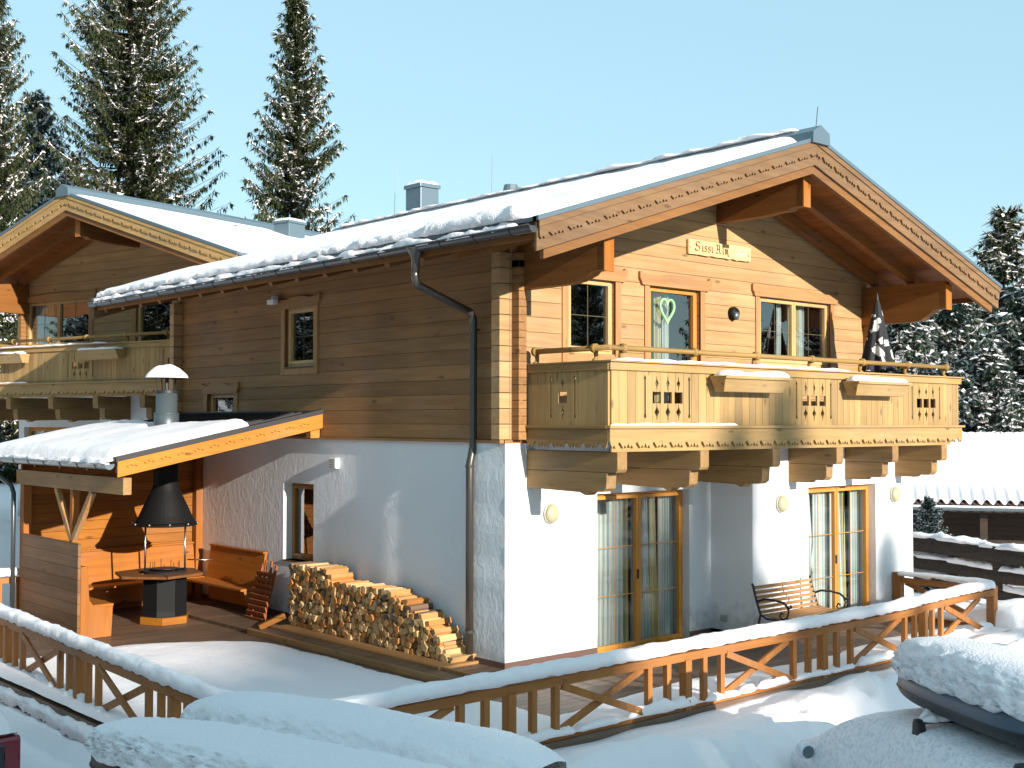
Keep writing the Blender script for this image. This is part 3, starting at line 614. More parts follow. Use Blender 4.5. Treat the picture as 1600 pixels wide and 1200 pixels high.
# neighbouring chalet
nb,_=chalet('chalet','neighbouring wooden chalet behind the barbecue shelter, its gable half cut off by the left edge',(.431,18.022,.867),-1.318,False)
c=MB();c.box(4.85,5.35,3.5,4.05,6.2,7.0);ch2=c.build('chimney',m_metal,nb,bevel=.01)
c=MB();c.box(4.82,5.38,3.47,4.08,7.0,7.06);c.build('chimney_cap',m_metal,ch2)
c=MB();c.grid(lambda u,v:(4.83+.54*u,3.48+.59*v,7.06+.07*min(1,8*min(u,1-u,v,1-v))**.5),12,12);c.build('chimney_snow',m_snow,ch2,smooth=True)
c=MB();c.lathe([(.1,-.3),(.1,.12),(.17,.14),(.14,.20)],(5.0,2.0,6.55),16);c.build('vent_cowl',m_zinc,nb)
# fixtures on the main house
def bulkhead(x,y,z,label):
    t=thing('wall_lamp',label,'wall lamp',(x,y,z),0,'round lamps on the plaster wall')
    b=MB();b.lathe([(.13,0),(.13,-.03),(.118,-.035)],(0,0,0),28,'y');b.build('lamp_base',m_cream,t,smooth=False)
    b=MB();b.lathe([(.115,-.034),(.112,-.055),(.09,-.08),(.05,-.095),(.005,-.10)],(0,0,0),28,'y');b.build('lamp_shade',m_lamp,t,smooth=True)
bulkhead(.77,-.001,1.94,'round white lamp on the plaster wall left of the first terrace door')
bulkhead(4.64,-.761,1.94,'round white lamp above the garden bench, left of the second terrace door')
bulkhead(7.66,-.761,1.96,'round white lamp at the far right end of the white plaster front')
t=thing('wall_lamp','dark oval lamp on the wooden wall above the balcony between door and window','wall lamp',(4.5,-.001,4.74))
b=MB();b.lathe([(.10,0),(.10,-.05),(.08,-.085),(.01,-.10)],(0,0,0),20,'y');b.build('lamp_base',m_black,t,smooth=True)
b=MB();b.lathe([(.055,-.06),(.06,-.095),(.03,-.115),(.004,-.12)],(0,0,-.035),16,'y');b.build('lamp_glass',m_zinc,t,smooth=True)
t=thing('floodlight','small white floodlight on the brown side wall just under the roof edge','floodlight',(.07,5.58,5.03))
b=MB();b.lathe([(.045,-.02),(.045,-.10),(.01,-.13)],(0,0,.06),12,'x');b.build('sensor',m_white,t,smooth=True)
b=MB();b.box(-.16,-.07,-.10,.10,-.05,.03);b.build('lamp_head',m_white,t,bevel=.01);b=MB();b.box(-.08,.009,-.02,.02,-.01,.03);b.build('arm',m_white,t)
t=thing('vent_hood','small white slatted vent on the plaster side wall above the window','vent',(.10,3.94,2.5))
b=MB();b.box(-.07,-.001,-.09,.09,-.08,.08);b.build('hood_box',m_white,t,bevel=.008)
b=MB();
for k in range(4): b.box(-.082,-.071,-.07,.07,-.06+.035*k,-.045+.035*k)
b.build('slats',m_cream,t)
t=thing('wall_socket','cream outdoor socket low on the wall recess beside the first terrace door','socket',(3.99,-.25,.30))
b=MB();b.box(-.05,-.001,-.05,.05,-.045,.045);b.build('socket_box',m_cream,t,bevel=.008);b=MB();b.box(-.062,-.051,-.04,.04,-.035,.03);b.build('socket_lid',m_cream,t)
# name board
t=thing('name_board','wooden board with dark red lettering hanging below the gable point','sign',(0,0,0),0)
b=MB();N=30;top=[(3.46+1.44*i/N,5.755+.006*nz(i*.7,3)) for i in range(N+1)];bot=[(3.46+1.44*i/N,5.545+.014*nz(i*.5,9)) for i in range(N+1)]
b.cut(bot+top[::-1],[],.035,front(-.012));b.build('board',m_sign,t,bevel=.004)
def letter(mb,x,z,sc,strokes,wd=.016):
    for st in strokes:
        for p,q in zip(st[:-1],st[1:]):
            a=Vector((x+p[0]*sc*1.2,-.051,z+p[1]*sc));c_=Vector((x+q[0]*sc*1.2,-.051,z+q[1]*sc));d=(c_-a)
            if d.length<1e-5: continue
            # broad nib at 40 degrees
            nbv=Vector((math.cos(R(40)),0,math.sin(R(40))))*wd*.6*sc/.14
            f=[mb.v(a-nbv),mb.v(a+nbv),mb.v(c_+nbv),mb.v(c_-nbv)];g=[mb.v(v_.co+Vector((0,-.003,0))) for v_ in f]
            mb.bm.faces.new(g)
            for k in range(4): mb.bm.faces.new([f[k],f[(k+1)%4],g[(k+1)%4],g[k]])
G={'S':[[(.62,.85),(.5,1.0),(.3,.98),(.12,.88),(.12,.65),(.35,.55),(.6,.45),(.66,.2),(.5,.05),(.25,0),(.0,.1)],[(.12,.88),(.2,.5)],[(0,.22),(.12,.05)]],
 'i':[[(.0,.55),(.1,.62),(.1,.1),(.22,.0)],[(.08,.8),(.14,.86)]],
 's':[[(.36,.55),(.2,.63),(.05,.52),(.12,.38),(.3,.3),(.34,.12),(.18,0),(0,.08)]],
 'A':[[(.02,.82),(.12,1.0),(.22,.85),(.2,.3),(.0,.02)],[(.2,.9),(.48,1.0),(.52,.1),(.66,0)],[(.04,.1),(.2,.0),(.36,.1)],[(.2,.48),(.5,.48)]],
 'l':[[(0,.95),(.1,1.0),(.1,.1),(.22,0)]],
 'm':[[(.0,.55),(.1,.62),(.1,.0)],[(.1,.5),(.25,.62),(.28,.05)],[(.28,.5),(.42,.62),(.46,.02),(.56,-.18)]]}
l=MB();x=3.60
for chh,ad in (('S',.78),('i',.30),('s',.42),('s',.42),('i',.55),('A',.76),('l',.28),('m',.6)): letter(l,x,5.60,.135,G[chh]);x+=ad*.135*1.42
l.build('lettering',m_ink,t)
l=MB()
for i in range(7): l.lathe([(.002,-.052),(.012,-.055),(.002,-.06)],(4.58+.035*i-.01*(i%2),0,5.64+.02*math.sin(i*2)),8,'y')
l.tube([(4.52,-.054,5.62),(4.62,-.056,5.65),(4.72,-.056,5.63),(4.8,-.054,5.60)],.004,5)
l.build('painted_flowers',m_white,t)
l=MB();l.lathe([(.014,-.052),(.012,-.053),(.002,-.054)],(3.50,0,5.64),10,'y');l.lathe([(.02,-.052),(.016,-.053),(.002,-.054)],(4.84,0,5.63),10,'y');l.build('knot',m_logx,t,split=True)
# flower boxes
for x0,x1,lb in ((2.02,3.38,'snow topped wooden flower box on the balcony above the first terrace door'),(4.96,6.34,'snow topped wooden flower box on the balcony below the double window')):
    t=thing('flower_box',lb,'flower box',((x0+x1)/2,-1.6,3.5),0,'wooden flower boxes on the balcony of the main chalet');hw=(x1-x0)/2
    b=MB();f0=.075
    P=[(-hw+f0,-.03,0),(hw-f0,-.03,0),(hw-f0,-.17,0),(-hw+f0,-.17,0)];Q=[(-hw,0,.20),(hw,0,.20),(hw,-.26,.20),(-hw,-.26,.20)]
    A=[b.v(p) for p in P];B_=[b.v(p) for p in Q];b.bm.faces.new(A);b.bm.faces.new(B_)
    for k in range(4): b.bm.faces.new([A[k],A[(k+1)%4],B_[(k+1)%4],B_[k]])
    b.build('box_body',m_balx,t,bevel=.006)
    b=MB();b.box(-hw-.01,hw+.01,-.275,-.262,.165,.205);b.build('box_rim',m_balx,t)
    snow_strip([(-hw+.02,-.13,.20),(hw-.02,-.13,.20)],.27,.065,seed=x0,step=.05,par=t,rough=.5,name='snow_cap')
for x0,lb in ((1.0,'snow topped flower box on the neighbouring balcony, left of its cut-out pattern'),(4.9,'snow topped flower box on the neighbouring balcony, right of its cut-out pattern')):
    pass
NBM=Matrix.Translation((.431,18.022,.867))@Matrix.Rotation(-1.318,4,'Z')
for x0,lb in ((2.1,'flower box with thin snow on the sunlit end of the neighbouring balcony'),(5.25,'flower box with thin snow on the shaded end of the neighbouring balcony')):
    p=NBM@Vector((x0,-1.6,3.5));t=thing('flower_box',lb,'flower box',p,-1.318,'flower boxes on the neighbouring balcony');hw=.62
    b=MB();b.prism([(-.03,0),(0,.2),(-.26,.2),(-.17,0)],0,-hw,hw);b.build('box_body',m_balx,t,bevel=.006)
    snow_strip([(-hw+.02,-.13,.20),(hw-.02,-.13,.20)],.27,.04,seed=x0,step=.06,par=t,rough=.5,name='snow_cap')
# parasol and covered table on the balcony
t=thing('parasol','closed black and white patterned parasol standing on the balcony','parasol',(7.0,-.9,2.92))
b=MB();b.tube([(0,0,0),(0,0,2.18)],.02,8);b.lathe([(.2,0),(.2,.05),(.04,.07)],(0,0,0),16);b.build('pole',m_iron,t)
mp_=mat('patterned cloth',(.02,.02,.02),.8)
tt=mp_.node_tree;tc=tt.nodes.new('ShaderNodeTexCoord');vo=tt.nodes.new('ShaderNodeTexNoise');vo.inputs['Scale'].default_value=4.5;vo.inputs['Detail'].default_value=3;rr=tt.nodes.new('ShaderNodeValToRGB');rr.color_ramp.interpolation='CONSTANT'
rr.color_ramp.elements[0].color=(.015,.015,.018,1);rr.color_ramp.elements[1].position=.57;rr.color_ramp.elements[1].color=(.62,.60,.56,1)
tt.links.new(tc.outputs['Object'],vo.inputs['Vector']);tt.links.new(vo.outputs[0],rr.inputs[0]);tt.links.new(rr.outputs[0],tt.nodes['Principled BSDF'].inputs['Base Color'])
b=MB();b.grid(lambda u,v:((lambda a,r:(r*math.cos(a),r*math.sin(a),1.0+1.12*(1-v)))(u*2*PI,(.03+.22*v**.9)*(1+.22*math.cos(8*u*2*PI)*v))),48,12);b.build('folded_canopy',mp_,t,smooth=True)
b=MB();b.lathe([(.012,0),(.02,.03),(.004,.08)],(0,0,2.16),8);b.build('finial',m_iron,t)
t=thing('garden_table','low table under a blue cover at the right end of the balcony','table',(7.55,-.75,2.92))
b=MB();b.grid(lambda u,v:(-.5+1.0*u+.0,-.32+.64*v,.93+.02*nz(u*4,v*4)),10,6)
for k in range(1): b.box(-.5,.5,-.32,.32,.55,.925)
b.build('cover',m_bluetab,t,bevel=.03)
b=MB()
for sx in (-.42,.42):
    for sy in (-.26,.26): b.box(sx-.02,sx+.02,sy-.02,sy+.02,0,.56)
b.build('leg',m_iron,t,split=True)
# ---------------------------------------------------------------- barbecue shelter
def RZ(x): return 3.223+.204*x
SH=thing('barbecue_shelter','lean-to wooden shelter with snowy roof built against the side wall over a barbecue','shelter',(-1.5,6.3,0),0,None,True)
b=MB()
N=22
for k in range(N):
    y=4.33+k*.215;b.prism([(-3.16,RZ(-3.16)-.0),(.079,RZ(.079)-.0),(.079,RZ(.079)+.012),(-3.16,RZ(-3.16)+.012)],1,y,y+.212)
    b.prism([(-3.16,RZ(-3.16)+.012),(.079,RZ(.079)+.012),(.079,RZ(.079)+.045),(-3.16,RZ(-3.16)+.045)],1,y,y+.03)
b.box(.0,.079,4.33,9.05,RZ(0)+.0,RZ(0)+.06)
rf=b.build('roof_sheet',m_char,SH)
b=MB();b.prism([(-3.12,RZ(-3.12)-.06),(.078,RZ(.078)-.06),(.078,RZ(.078)-.002),(-3.12,RZ(-3.12)-.002)],1,4.34,9.05);b.build('roof_boards',m_oilx,SH)
b=MB()
for y in (4.5,5.5,6.5,7.5,8.35,8.95): b.prism([(-3.06,RZ(-3.06)-.18),(.07,RZ(.07)-.18),(.07,RZ(.07)-.061),(-3.06,RZ(-3.06)-.061)],1,y-.04,y+.04)
b.build('rafter',m_raft,SH,split=True)
def ST(x0,y): return Matrix(((1,0,0,0),(0,-1,0,y),(0,0,1,0),(0,0,0,1)))
b=MB();k=13;o=[(x,RZ(x)-.004) for x in (-3.14,.075)][::-1];low=[]
hol=[]
for i in range(12):
    xc=-2.95+.245*i;zc=RZ(xc)-.105
    for dx,dz,s in ((-.055,-.012,1),(0,.012,0),(.06,.004,1)):
        q=[(xc+dx-.024,zc+dz+.0),(xc+dx-.006,zc+dz+.012),(xc+dx+.014,zc+dz+.006),(xc+dx+.024,zc+dz-.016),(xc+dx+.006,zc+dz-.002),(xc+dx-.01,zc+dz-.004)];hol.append(q)
b.cut([(-3.14,RZ(-3.14)-.215),(.075,RZ(.075)-.215),(.075,RZ(.075)-.004),(-3.14,RZ(-3.14)-.004)],hol,.022,front(4.30));b.box(-3.13,.07,4.302,4.33,0,0) if 0 else None
b.build('carved_fascia',m_oilfx,SH)
b=MB();b.prism([(-3.12,RZ(-3.12)-.21),(.07,RZ(.07)-.21),(.07,RZ(.07)-.063),(-3.12,RZ(-3.12)-.063)],1,4.303,4.337);b.box(-.10,.06,4.34,4.46,2.87,3.03);b.build('fascia_backing',m_oilfx,SH)
b=MB();b.prism([(-3.17,RZ(-3.17)+.046),(.079,RZ(.079)+.046),(.079,RZ(.079)+.066),(-3.17,RZ(-3.17)+.066)],1,4.262,4.36);b.prism([(-3.17,RZ(-3.17)+.0),(.079,RZ(.079)+.0),(.079,RZ(.079)+.046),(-3.17,RZ(-3.17)+.046)],1,4.262,4.274);b.build('verge_flashing',m_char,SH)
b=MB();xg=-3.22;zg=RZ(-3.16)-.035;n=8
prof=[(xg+.07*math.cos(PI+PI*k/n),zg+.075*math.sin(PI+PI*k/n)) for k in range(n+1)];inn=[(xg+.062*math.cos(PI+PI*k/n),zg+.008+.068*math.sin(PI+PI*k/n)) for k in range(n+1)]
b.prism(prof+inn[::-1],1,4.36,9.12);b.tube([(xg-.07,4.36,zg+.002),(xg-.07,9.12,zg+.002)],.011,6)
for ye in (4.36,9.11): b.prism(prof,1,ye-.004,ye+.006)
gu=b.build('gutter',m_zinc,SH)
b=MB();y=4.7
while y<9.1: b.prism([(xg+.079*math.cos(PI+PI*j/n),zg+.084*math.sin(PI+PI*j/n)) for j in range(n+1)]+[(xg+.071*math.cos(PI+PI*j/n),zg+.076*math.sin(PI+PI*j/n)) for j in range(n+1)][::-1],1,y-.014,y+.014);y+=.62
b.build('gutter_bracket',m_gutter,gu,split=True)
b=MB();b.tube([(xg,8.9,zg-.06),(xg,8.9,zg-.16),(xg+.01,8.84,zg-.25),(xg+.07,8.40,zg-.40),(xg+.08,8.25,zg-.45),(xg+.09,8.18,zg-.56),(xg+.09,8.18,-.1)],.036,10);b.build('downpipe',m_gutter,SH,smooth=True)
b=MB();b.box(-3.07,-2.95,4.26,8.25,2.13,2.36);b.build('wall_plate',m_baly,SH,bevel=.006)
b=MB();b.box(-3.02,.09,4.52,4.60,2.2,2.3) if 0 else None
b.box(-3.06,-2.94,7.93,8.05,-.02,2.13);b.box(-3.05,-2.95,6.02,6.12,1.39,2.13);b.box(-.03,.095,8.12,8.244,.0,3.0);b.build('post',m_oilz,SH,split=True)
b=MB();b.obox((-3.03,6.06,1.40),(-3.03,6.66,2.13),.07,.09);b.obox((-3.03,6.02,1.40),(-3.03,5.34,2.13),.07,.09);b.build('brace',m_woodz,SH,bevel=.004,split=True)
b=MB();b.box(-3.075,-3.03,5.74,7.95,.05,1.37);b.build('side_panel',m_panel,SH,bevel=.004)
b=MB();b.box(-3.08,-3.0,8.25,8.30,0,0) if 0 else None
b.T=Matrix.Translation((.09,8.28,0))@Matrix.Rotation(R(4.2),4,'Z');b.prism([(-3.15,0),(0,0),(0,RZ(.09)-.062),(-3.15,RZ(-3.06)-.062)],1,0,.05);b.T=None;b.build('back_wall',m_oilx,SH)
def rf_(a,bb): return Vector((a,bb,RZ(a)+.03))
def msk(a,bb):
    e=-1.22+.14*math.sin(bb*1.7)+.06*nz(bb*3,1)-a
    d=math.hypot(a+1.43,bb-6.45)-.26
    if bb<4.95: e+=.0
    return min(e,d)
snow_slab(rf_,-3.24,-.9,4.37,9.1,.15,.055,SH,seed=21,edge=.17,rag=.03,amp=.14,mask=msk,name='roof_snow')
snow_strip([(xg,4.42,zg-.02),(xg,9.0,zg-.02)],.12,.075,seed=50,step=.06,par=SH,rough=.7,name='gutter_snow')
# benches
def bench(label,p0,d,L,flip,ends=(1,1)):
    """p0 world corner at wall, running along unit d, seat projecting to the left of d when flip=1"""
    rz=math.atan2(d[1],d[0]);t=thing('corner_bench',label,'bench',(p0[0],p0[1],0.0),rz,'orange wooden benches around the barbecue');s=1 if flip else -1
    Y=lambda a,b_: tuple(sorted((s*a,s*b_)))
    y=Y(.06,.50);b=MB();b.box(.0,L,y[0],y[1],.43,.47);b.build('seat',m_oilb,t,bevel=.006)
    b=MB();P=[(s*.10,.47),(s*.14,.47),(s*.07,1.0),(s*.03,1.0)];b.prism(P,0,.0,L);b.prism([(s*.02,1.0),(s*.10,1.0),(s*.10,1.03),(s*.02,1.03)],0,0,L);b.build('backrest',m_oilb,t,bevel=.004)
    for e,x in zip(ends,(0.01,L-.05)):
        if not e: continue
        b=MB()
        if e==1: P=[(s*.06,0.0),(s*.38,0),(s*.36,.1),(s*.345,.2),(s*.40,.3),(s*.44,.43),(s*.06,.43)]
        else: P=[(s*.0,0),(s*.46,0),(s*.48,.43),(s*.20,.45),(s*.13,.55),(s*.10,1.0),(s*.0,1.03)]
        b.prism(P,0,x if e==1 else x-.03,x+.04);b.build('end_panel',m_oilz,t,bevel=.005)
    b=MB();yy=Y(.10,.13);b.box(.06,L-.06,yy[0],yy[1],.12,.42);b.build('front_board',m_oilb,t)
    return t
bench('wooden bench along the plaster side wall, right of the barbecue',(.09,5.86),(0,1),1.82,1,(1,0))
bench('wooden bench along the back wall behind the barbecue',(-2.88,8.055),(math.cos(R(4.2)),math.sin(R(4.2))),2.84,0,(0,0))
bench('wooden bench with tall end panel inside the left panel of the shelter',(-3.02,5.78),(0,1),1.9,0,(2,0))
# barbecue
gx,gy=-1.42,6.42
B=thing('barbecue','round black barbecue with conical hood, flue and wooden table ring','barbecue',(gx,gy,0))
b=MB();b.lathe([(.36,.12),(.35,.2),(.35,.70),(.33,.71)],(0,0,0),8);b.build('fire_cabinet',m_black,B,bevel=.006)
b=MB();b.lathe([(.40,.0),(.40,.115),(.37,.118)],(0,0,0),6);b.build('plinth_ring',m_oilx,B,bevel=.005)
b=MB()
# wooden ring top in six wedges
for k in range(6):
    a0,a1=PI/3*k+.012+.25,PI/3*(k+1)-.012+.25;r0,r1=.33,.70
    P=[(r0*math.cos(a0),r0*math.sin(a0)),(r1*math.cos(a0),r1*math.sin(a0)),(r1*math.cos(a1),r1*math.sin(a1)),(r0*math.cos(a1),r0*math.sin(a1))]
    b.prism([(px-.07,py+.06) for px,py in P],2,.735,.775)
b.build('table_segment',m_table,B,bevel=.004,split=True)
b=MB();b.lathe([(.30,.70),(.335,.80),(.345,.81),(.31,.815),(.28,.77),(.02,.76)],(0,0,0),28);b.lathe([(.2,.83),(.2,.84),(.01,.845)],(0,0,0),20);b.build('grill_pan',m_iron,B,smooth=False)
b=MB()
for k in range(9): a=k*.7;b.tube([(.22*math.cos(a),.22*math.sin(a),.84),(.22*math.cos(a),.22*math.sin(a),.92+.02*(k%3))],.006,5)
b.build('skewer',m_iron,B,split=True)
b=MB()
for a in (-.72,-.72+PI,): b.tube([(.31*math.cos(a),.31*math.sin(a),.78),(.31*math.cos(a),.31*math.sin(a),1.52)],.016,8)
for k in range(1): b.tube([(.30,-.15,.96),(.62,-.36,.95)],.01,6)
b.build('hood_rod',m_steel,B,smooth=True,split=True)
b=MB();b.lathe([(.02,1.50),(.46,1.50),(.49,1.51),(.495,1.535),(.455,1.56),(.40,1.66),(.30,1.88),(.215,2.05),(.19,2.12),(.185,2.95)],(0,0,0),40);hd=b.build('hood',m_black,B,smooth=False)
b=MB()
for k in range(10): a=k*2*PI/10;b.lathe([(.004,-.02),(.018,-.01),(.018,.01),(.004,.02)],(.49*math.cos(a),.49*math.sin(a),1.54),8)
b.build('hook',m_steel,hd,split=True)
b=MB();b.lathe([(.195,2.85),(.19,3.25),(.165,3.26),(.165,3.60),(.15,3.60)],(0,0,0),32);b.lathe([(.193,3.235),(.198,3.24),(.193,3.25)],(0,0,0),32);b.lathe([(.26,2.86),(.2,2.93)],(0,0,0),24);fl=b.build('flue',m_flue,B,smooth=True)
b=MB();b.lathe([(.172,3.56),(.172,3.60),(.168,3.605)],(0,0,0),32);b.tube([(0,.0,3.55),(0,0,3.8)],.03,8);b.tube([(-.15,0,3.55),(-.23,-.1,3.8)],.008,5);b.tube([(.15,.05,3.55),(.2,.1,3.8)],.008,5);b.tube([(0,.15,3.55),(.02,.22,3.8)],.008,5);b.build('flue_collar',m_iron,fl)
b=MB();b.lathe([(.30,3.80),(.30,3.805),(.03,3.90)],(0,0,0),32);b.build('flue_cap',m_zinc,fl)
b=MB();b.grid(lambda u,v:((lambda r,a:(r*math.cos(a)*1.02,r*math.sin(a),3.785+(.035+.19*(1-(r/.325)**2.2)+.02*nz(r*8*math.cos(a),r*8*math.sin(a))) if r<.32 else 3.80))(.325*u,2*PI*v)),14,36);b.build('cap_snow',m_snow,fl,smooth=True)
# folded furniture leaning on the wall
t=thing('folded_table','reddish folded wooden slatted table leaning on the wall between bench and firewood','table',(-.12,5.42,.02),0,None)
b=MB()
for k in range(9): b.obox((-.30+.024*k,-.28,.04+.085*k),(-.30+.024*k,.26,.04+.085*k),.075,.022,up=(1,0,.3))
b.build('slats',m_red,t,bevel=.003)
b=MB()
for y in (-.22,.2): b.obox((-.26,y,.0),(-.04,y,.86),.05,.03,up=(1,0,0))
for y in (-.05,.12): b.obox((-.16,y,.0),(-.02,y,.92),.04,.03,up=(1,0,0))
b.build('leg',m_red,t,bevel=.003,split=True)
# ---------------------------------------------------------------- deck, raised edge, terrain
b=MB();b.box(-4.85,7.58,-2.77,9.3,-.14,.0);kind(b.build('terrace_deck',m_deck))
b=MB();b.box(-.95,.09,-.1,8.24,.001,.05);kind(b.build('raised_deck',m_deck))
b=MB();b.box(-1.0,-.951,-.12,4.6,.001,.085);b.box(-.62,-.57,-.1,4.55,.051,.09);tag(b.build('timber_edging',m_woody,bevel=.005),'long pale timber edging board running on the deck in front of the firewood','edging')
def ybd(x): 
    T=((-5,4.9),(-2.9,4.85),(-2.29,4.75),(-1.67,4.41),(-1.27,3.86),(-1.1,3.2),(-1.05,2.4))
    for (x0,y0),(x1,y1) in zip(T[:-1],T[1:]):
        if x<=x1: return y0+(y1-y0)*(x-x0)/(x1-x0)
    return -9
def sd(x,y):
    j=.06*nz(x*2,y*2)+.03*nz(x*7,y*7)
    f1=-1.85+.12*math.sin(x*1.3)-y+j
    if x<-.6: f1=min(f1,99)
    f2=min(-1.06-x,ybd(x)-y)+j
    return max(f1,f2)
def snowz(u,v):
    x=-4.86+12.42*u;y=-2.78+7.85*v;d=sd(x,y);h=.07*math.sqrt(max(0,min(1,d/.35))) if d>0 else 0
    return (x,y,-.02+h*1.15+(.012*nz(x*1.3,y*1.3)+.004*nz(x*6,y*6) if d>0 else -.005))
b=MB();b.grid(snowz,262,150);kind(b.build('terrace_snow',m_snow,smooth=True))
def ground(x,y):
    # 0 on the terrace, lower yard around it
    dx=max(-5.05-x,0);dy=max(-2.95-y,0)
    d=math.hypot(dx,dy)
    z=-.20
    if d>0: z=(-.38 if dx>0 and dy==0 else -.10)-(.67 if dx>0 and dy==0 else 1.05)*smooth(0,1.5 if dx>0 and dy==0 else 2.3,d)
    if x>7.62:
        e=x-7.62;z=max(.02-.09*e,-1.15) if y>-3 else min(z,-.02-.05*e)
        if y<=-3: z=z*(1-smooth(8,14,x))+(-1.0)*smooth(8,14,x)
    up_=smooth(9.6,13.5,y)*(1-smooth(9,16,x))*(1-smooth(-40,-14,-x-0) if 0 else 1)
    z=z*(1-up_)+.84*up_
    if x<-5.05 and y>-3: z=z
    # piled snow between the cars and the terrace
    k=math.exp(-((x+5.6)/.35)**2)*smooth(-4,0,y)*(1-smooth(7,9,y));z+=.06*k*(1+.6*nz(x*1.5,y*1.1))
    k=math.exp(-((y+3.75)/.5)**2)*smooth(-4.0,-2.5,x)*(1-smooth(7,9,x));z+=.42*k*(1+.5*nz(x*.8,y*1.5))
    k=math.exp(-((x-8.4)/1.1)**2-((y+2.6)/.9)**2);z+=.45*k
    z+=.10*nz(x*.45,y*.45)+.05*nz(x*1.7,y*1.7)+.022*nz(x*5,y*5)-(.05*max(0,nz(x*3.1,y*3.1,4)-.25)*4 if y<-3.2 else 0)
    if -4.95<x<7.62 and -2.70<y<9.4: z=min(z,-.16)
    elif -4.9<x<7.9 and -3.15<y<=-2.70: z=-.055+.13*smooth(4.9,5.9,x)+.05*nz(x*1.5,y*2)
    far=math.hypot(x,y)
    if far>45: z+=smooth(45,260,far)*(9+7*nz(x*.01,y*.01))
    return z
FP=[(Vector((2.2,-3.6)),Vector((7.2,-4.6))),(Vector((-2.0,-4.2)),Vector((2.6,-3.7))),(Vector((8.2,-.5)),Vector((13.5,-3.0)))]
STEPS=[]
for a_,c_ in FP:
    L_=(c_-a_).length;k=int(L_/.38);d_=(c_-a_)/L_
    for q in range(k): p_=a_+d_*q*.38+Vector((-d_.y,d_.x))*(.11 if q%2 else -.11);STEPS.append((p_.x+.04*nz(q,1),p_.y+.04*nz(q,7)))
_g0=ground
def ground(x,y):
    z=_g0(x,y)
    if -3<x<14 and -6<y<0:
        for px,py in STEPS:
            q=((x-px)**2+(y-py)**2)
            if q<.09: z-=.10*math.exp(-q/.012)-.03*math.exp(-(math.sqrt(q)-.2)**2/.004)
    return z
def axis_(a,b_,st,far):
    out=[a+st*i for i in range(int((b_-a)/st)+1)];s=st;v=out[-1]
    while v<far: s*=1.16;v+=s;out.append(v)
    s=st;v=out[0];pre=[]
    while v>-far: s*=1.16;v-=s;pre.append(v)
    return pre[::-1]+out
AX=axis_(-8.5,12,.085,500);AY=axis_(-6.5,10,.085,500)
b=MB();g=[[b.v((x,y,ground(x,y))) for y in AY] for x in AX]
for i in range(len(AX)-1):
    for j in range(len(AY)-1): b.bm.faces.new([g[i][j],g[i+1][j],g[i+1][j+1],g[i][j+1]])
kind(b.build('ground',m_snow,smooth=True))
# ---------------------------------------------------------------- firewood
def topz(y):
    T=((.56,.20),(.80,.24),(.86,.42),(1.02,.50),(1.2,.60),(1.45,.68),(1.55,.76),(1.9,.84),(2.4,.86),(3.36,.86),(3.42,1.0),(4.5,.99))
    if y<T[0][0] or y>4.5: return 0
    for (y0,z0),(y1,z1) in zip(T[:-1],T[1:]):
        if y<=y1: return z0+(z1-z0)*(y-y0)/(y1-y0)
    return 0
lr=random.Random(5);LM=[]
for k in range(22):
    n=lr.choice((3,3,4,4,4,5,6,7));r=.056+.012*lr.random();rot=lr.random()*6;pts=[]
    for i in range(n): a=rot+2*PI*i/n+lr.uniform(-.35,.35)*(3/n);rr=r*lr.uniform(.72,1.22);pts.append((rr*math.cos(a),rr*math.sin(a)))
    mb=MB();A=[mb.v((0,p[0],p[1])) for p in pts];q=lr.uniform(.9,1.1);Bv=[mb.v((.38,p[0]*q+.006,p[1]*q)) for p in pts];mb.bm.faces.new(A);mb.bm.faces.new(Bv[::-1])
    for i in range(n): mb.bm.faces.new([A[i],A[(i+1)%n],Bv[(i+1)%n],Bv[i]])
    bmesh.ops.recalc_face_normals(mb.bm,faces=mb.bm.faces);me=bpy.data.meshes.new('firewood_log');mb.bm.to_mesh(me);mb.bm.free()
    me.materials.append(m_log[lr.choice((0,0,0,1,1,1,2,3))]);LM.append(me)
spots=[];row=0;z=.125
while z<1.1:
    y=.62+(.045 if row%2 else 0)
    while y<4.48:
        if z<topz(y)-.02: spots.append((y+lr.uniform(-.013,.013),z+lr.uniform(-.011,.011)))
        y+=.090*lr.uniform(.93,1.07)
    z+=.076;row+=1
order=sorted(range(len(spots)),key=lambda i:spots[i][0])
STF=[MB() for _ in range(4)]
def piece(b,x,y,z,r,l):
    n=lr.choice((3,4,4,5,6));rot=lr.random()*6;A=[];B2=[]
    for i in range(n): a=rot+2*PI*i/n+lr.uniform(-.3,.3);rr=r*lr.uniform(.72,1.2);A.append(b.v((x,y+rr*math.cos(a),z+rr*math.sin(a))));B2.append(b.v((x+l,y+rr*math.cos(a),z+rr*math.sin(a))))
    b.bm.faces.new(A);b.bm.faces.new(B2[::-1])
    for i in range(n): b.bm.faces.new([A[i],A[(i+1)%n],B2[(i+1)%n],B2[i]])
for q,i in enumerate(order):
    y,z=spots[i];x=-.36+lr.uniform(-.035,.02)
    if q<300:
        o=bpy.data.objects.new('firewood_log',LM[lr.randrange(22)]);COL.objects.link(o);o.location=(x,y,z);o.scale=(1,.86,.86);o.rotation_euler=(lr.uniform(0,6.28),lr.uniform(-.03,.03),lr.uniform(-.05,.05))
        tag(o,'split firewood log stacked against the white side wall','firewood','split logs of the firewood stack')
    else: piece(STF[lr.choice((0,0,1,1,2,3))],x,y,z,.053,.38)
for k in range(700):
    y=lr.uniform(.66,4.45);z=lr.uniform(.1,1)
    if z<topz(y)-.06: piece(STF[lr.choice((1,2,3))],-.31,y,z,.04,.3)
me=bpy.data.meshes.new('firewood_filling');bmz=bmesh.new()
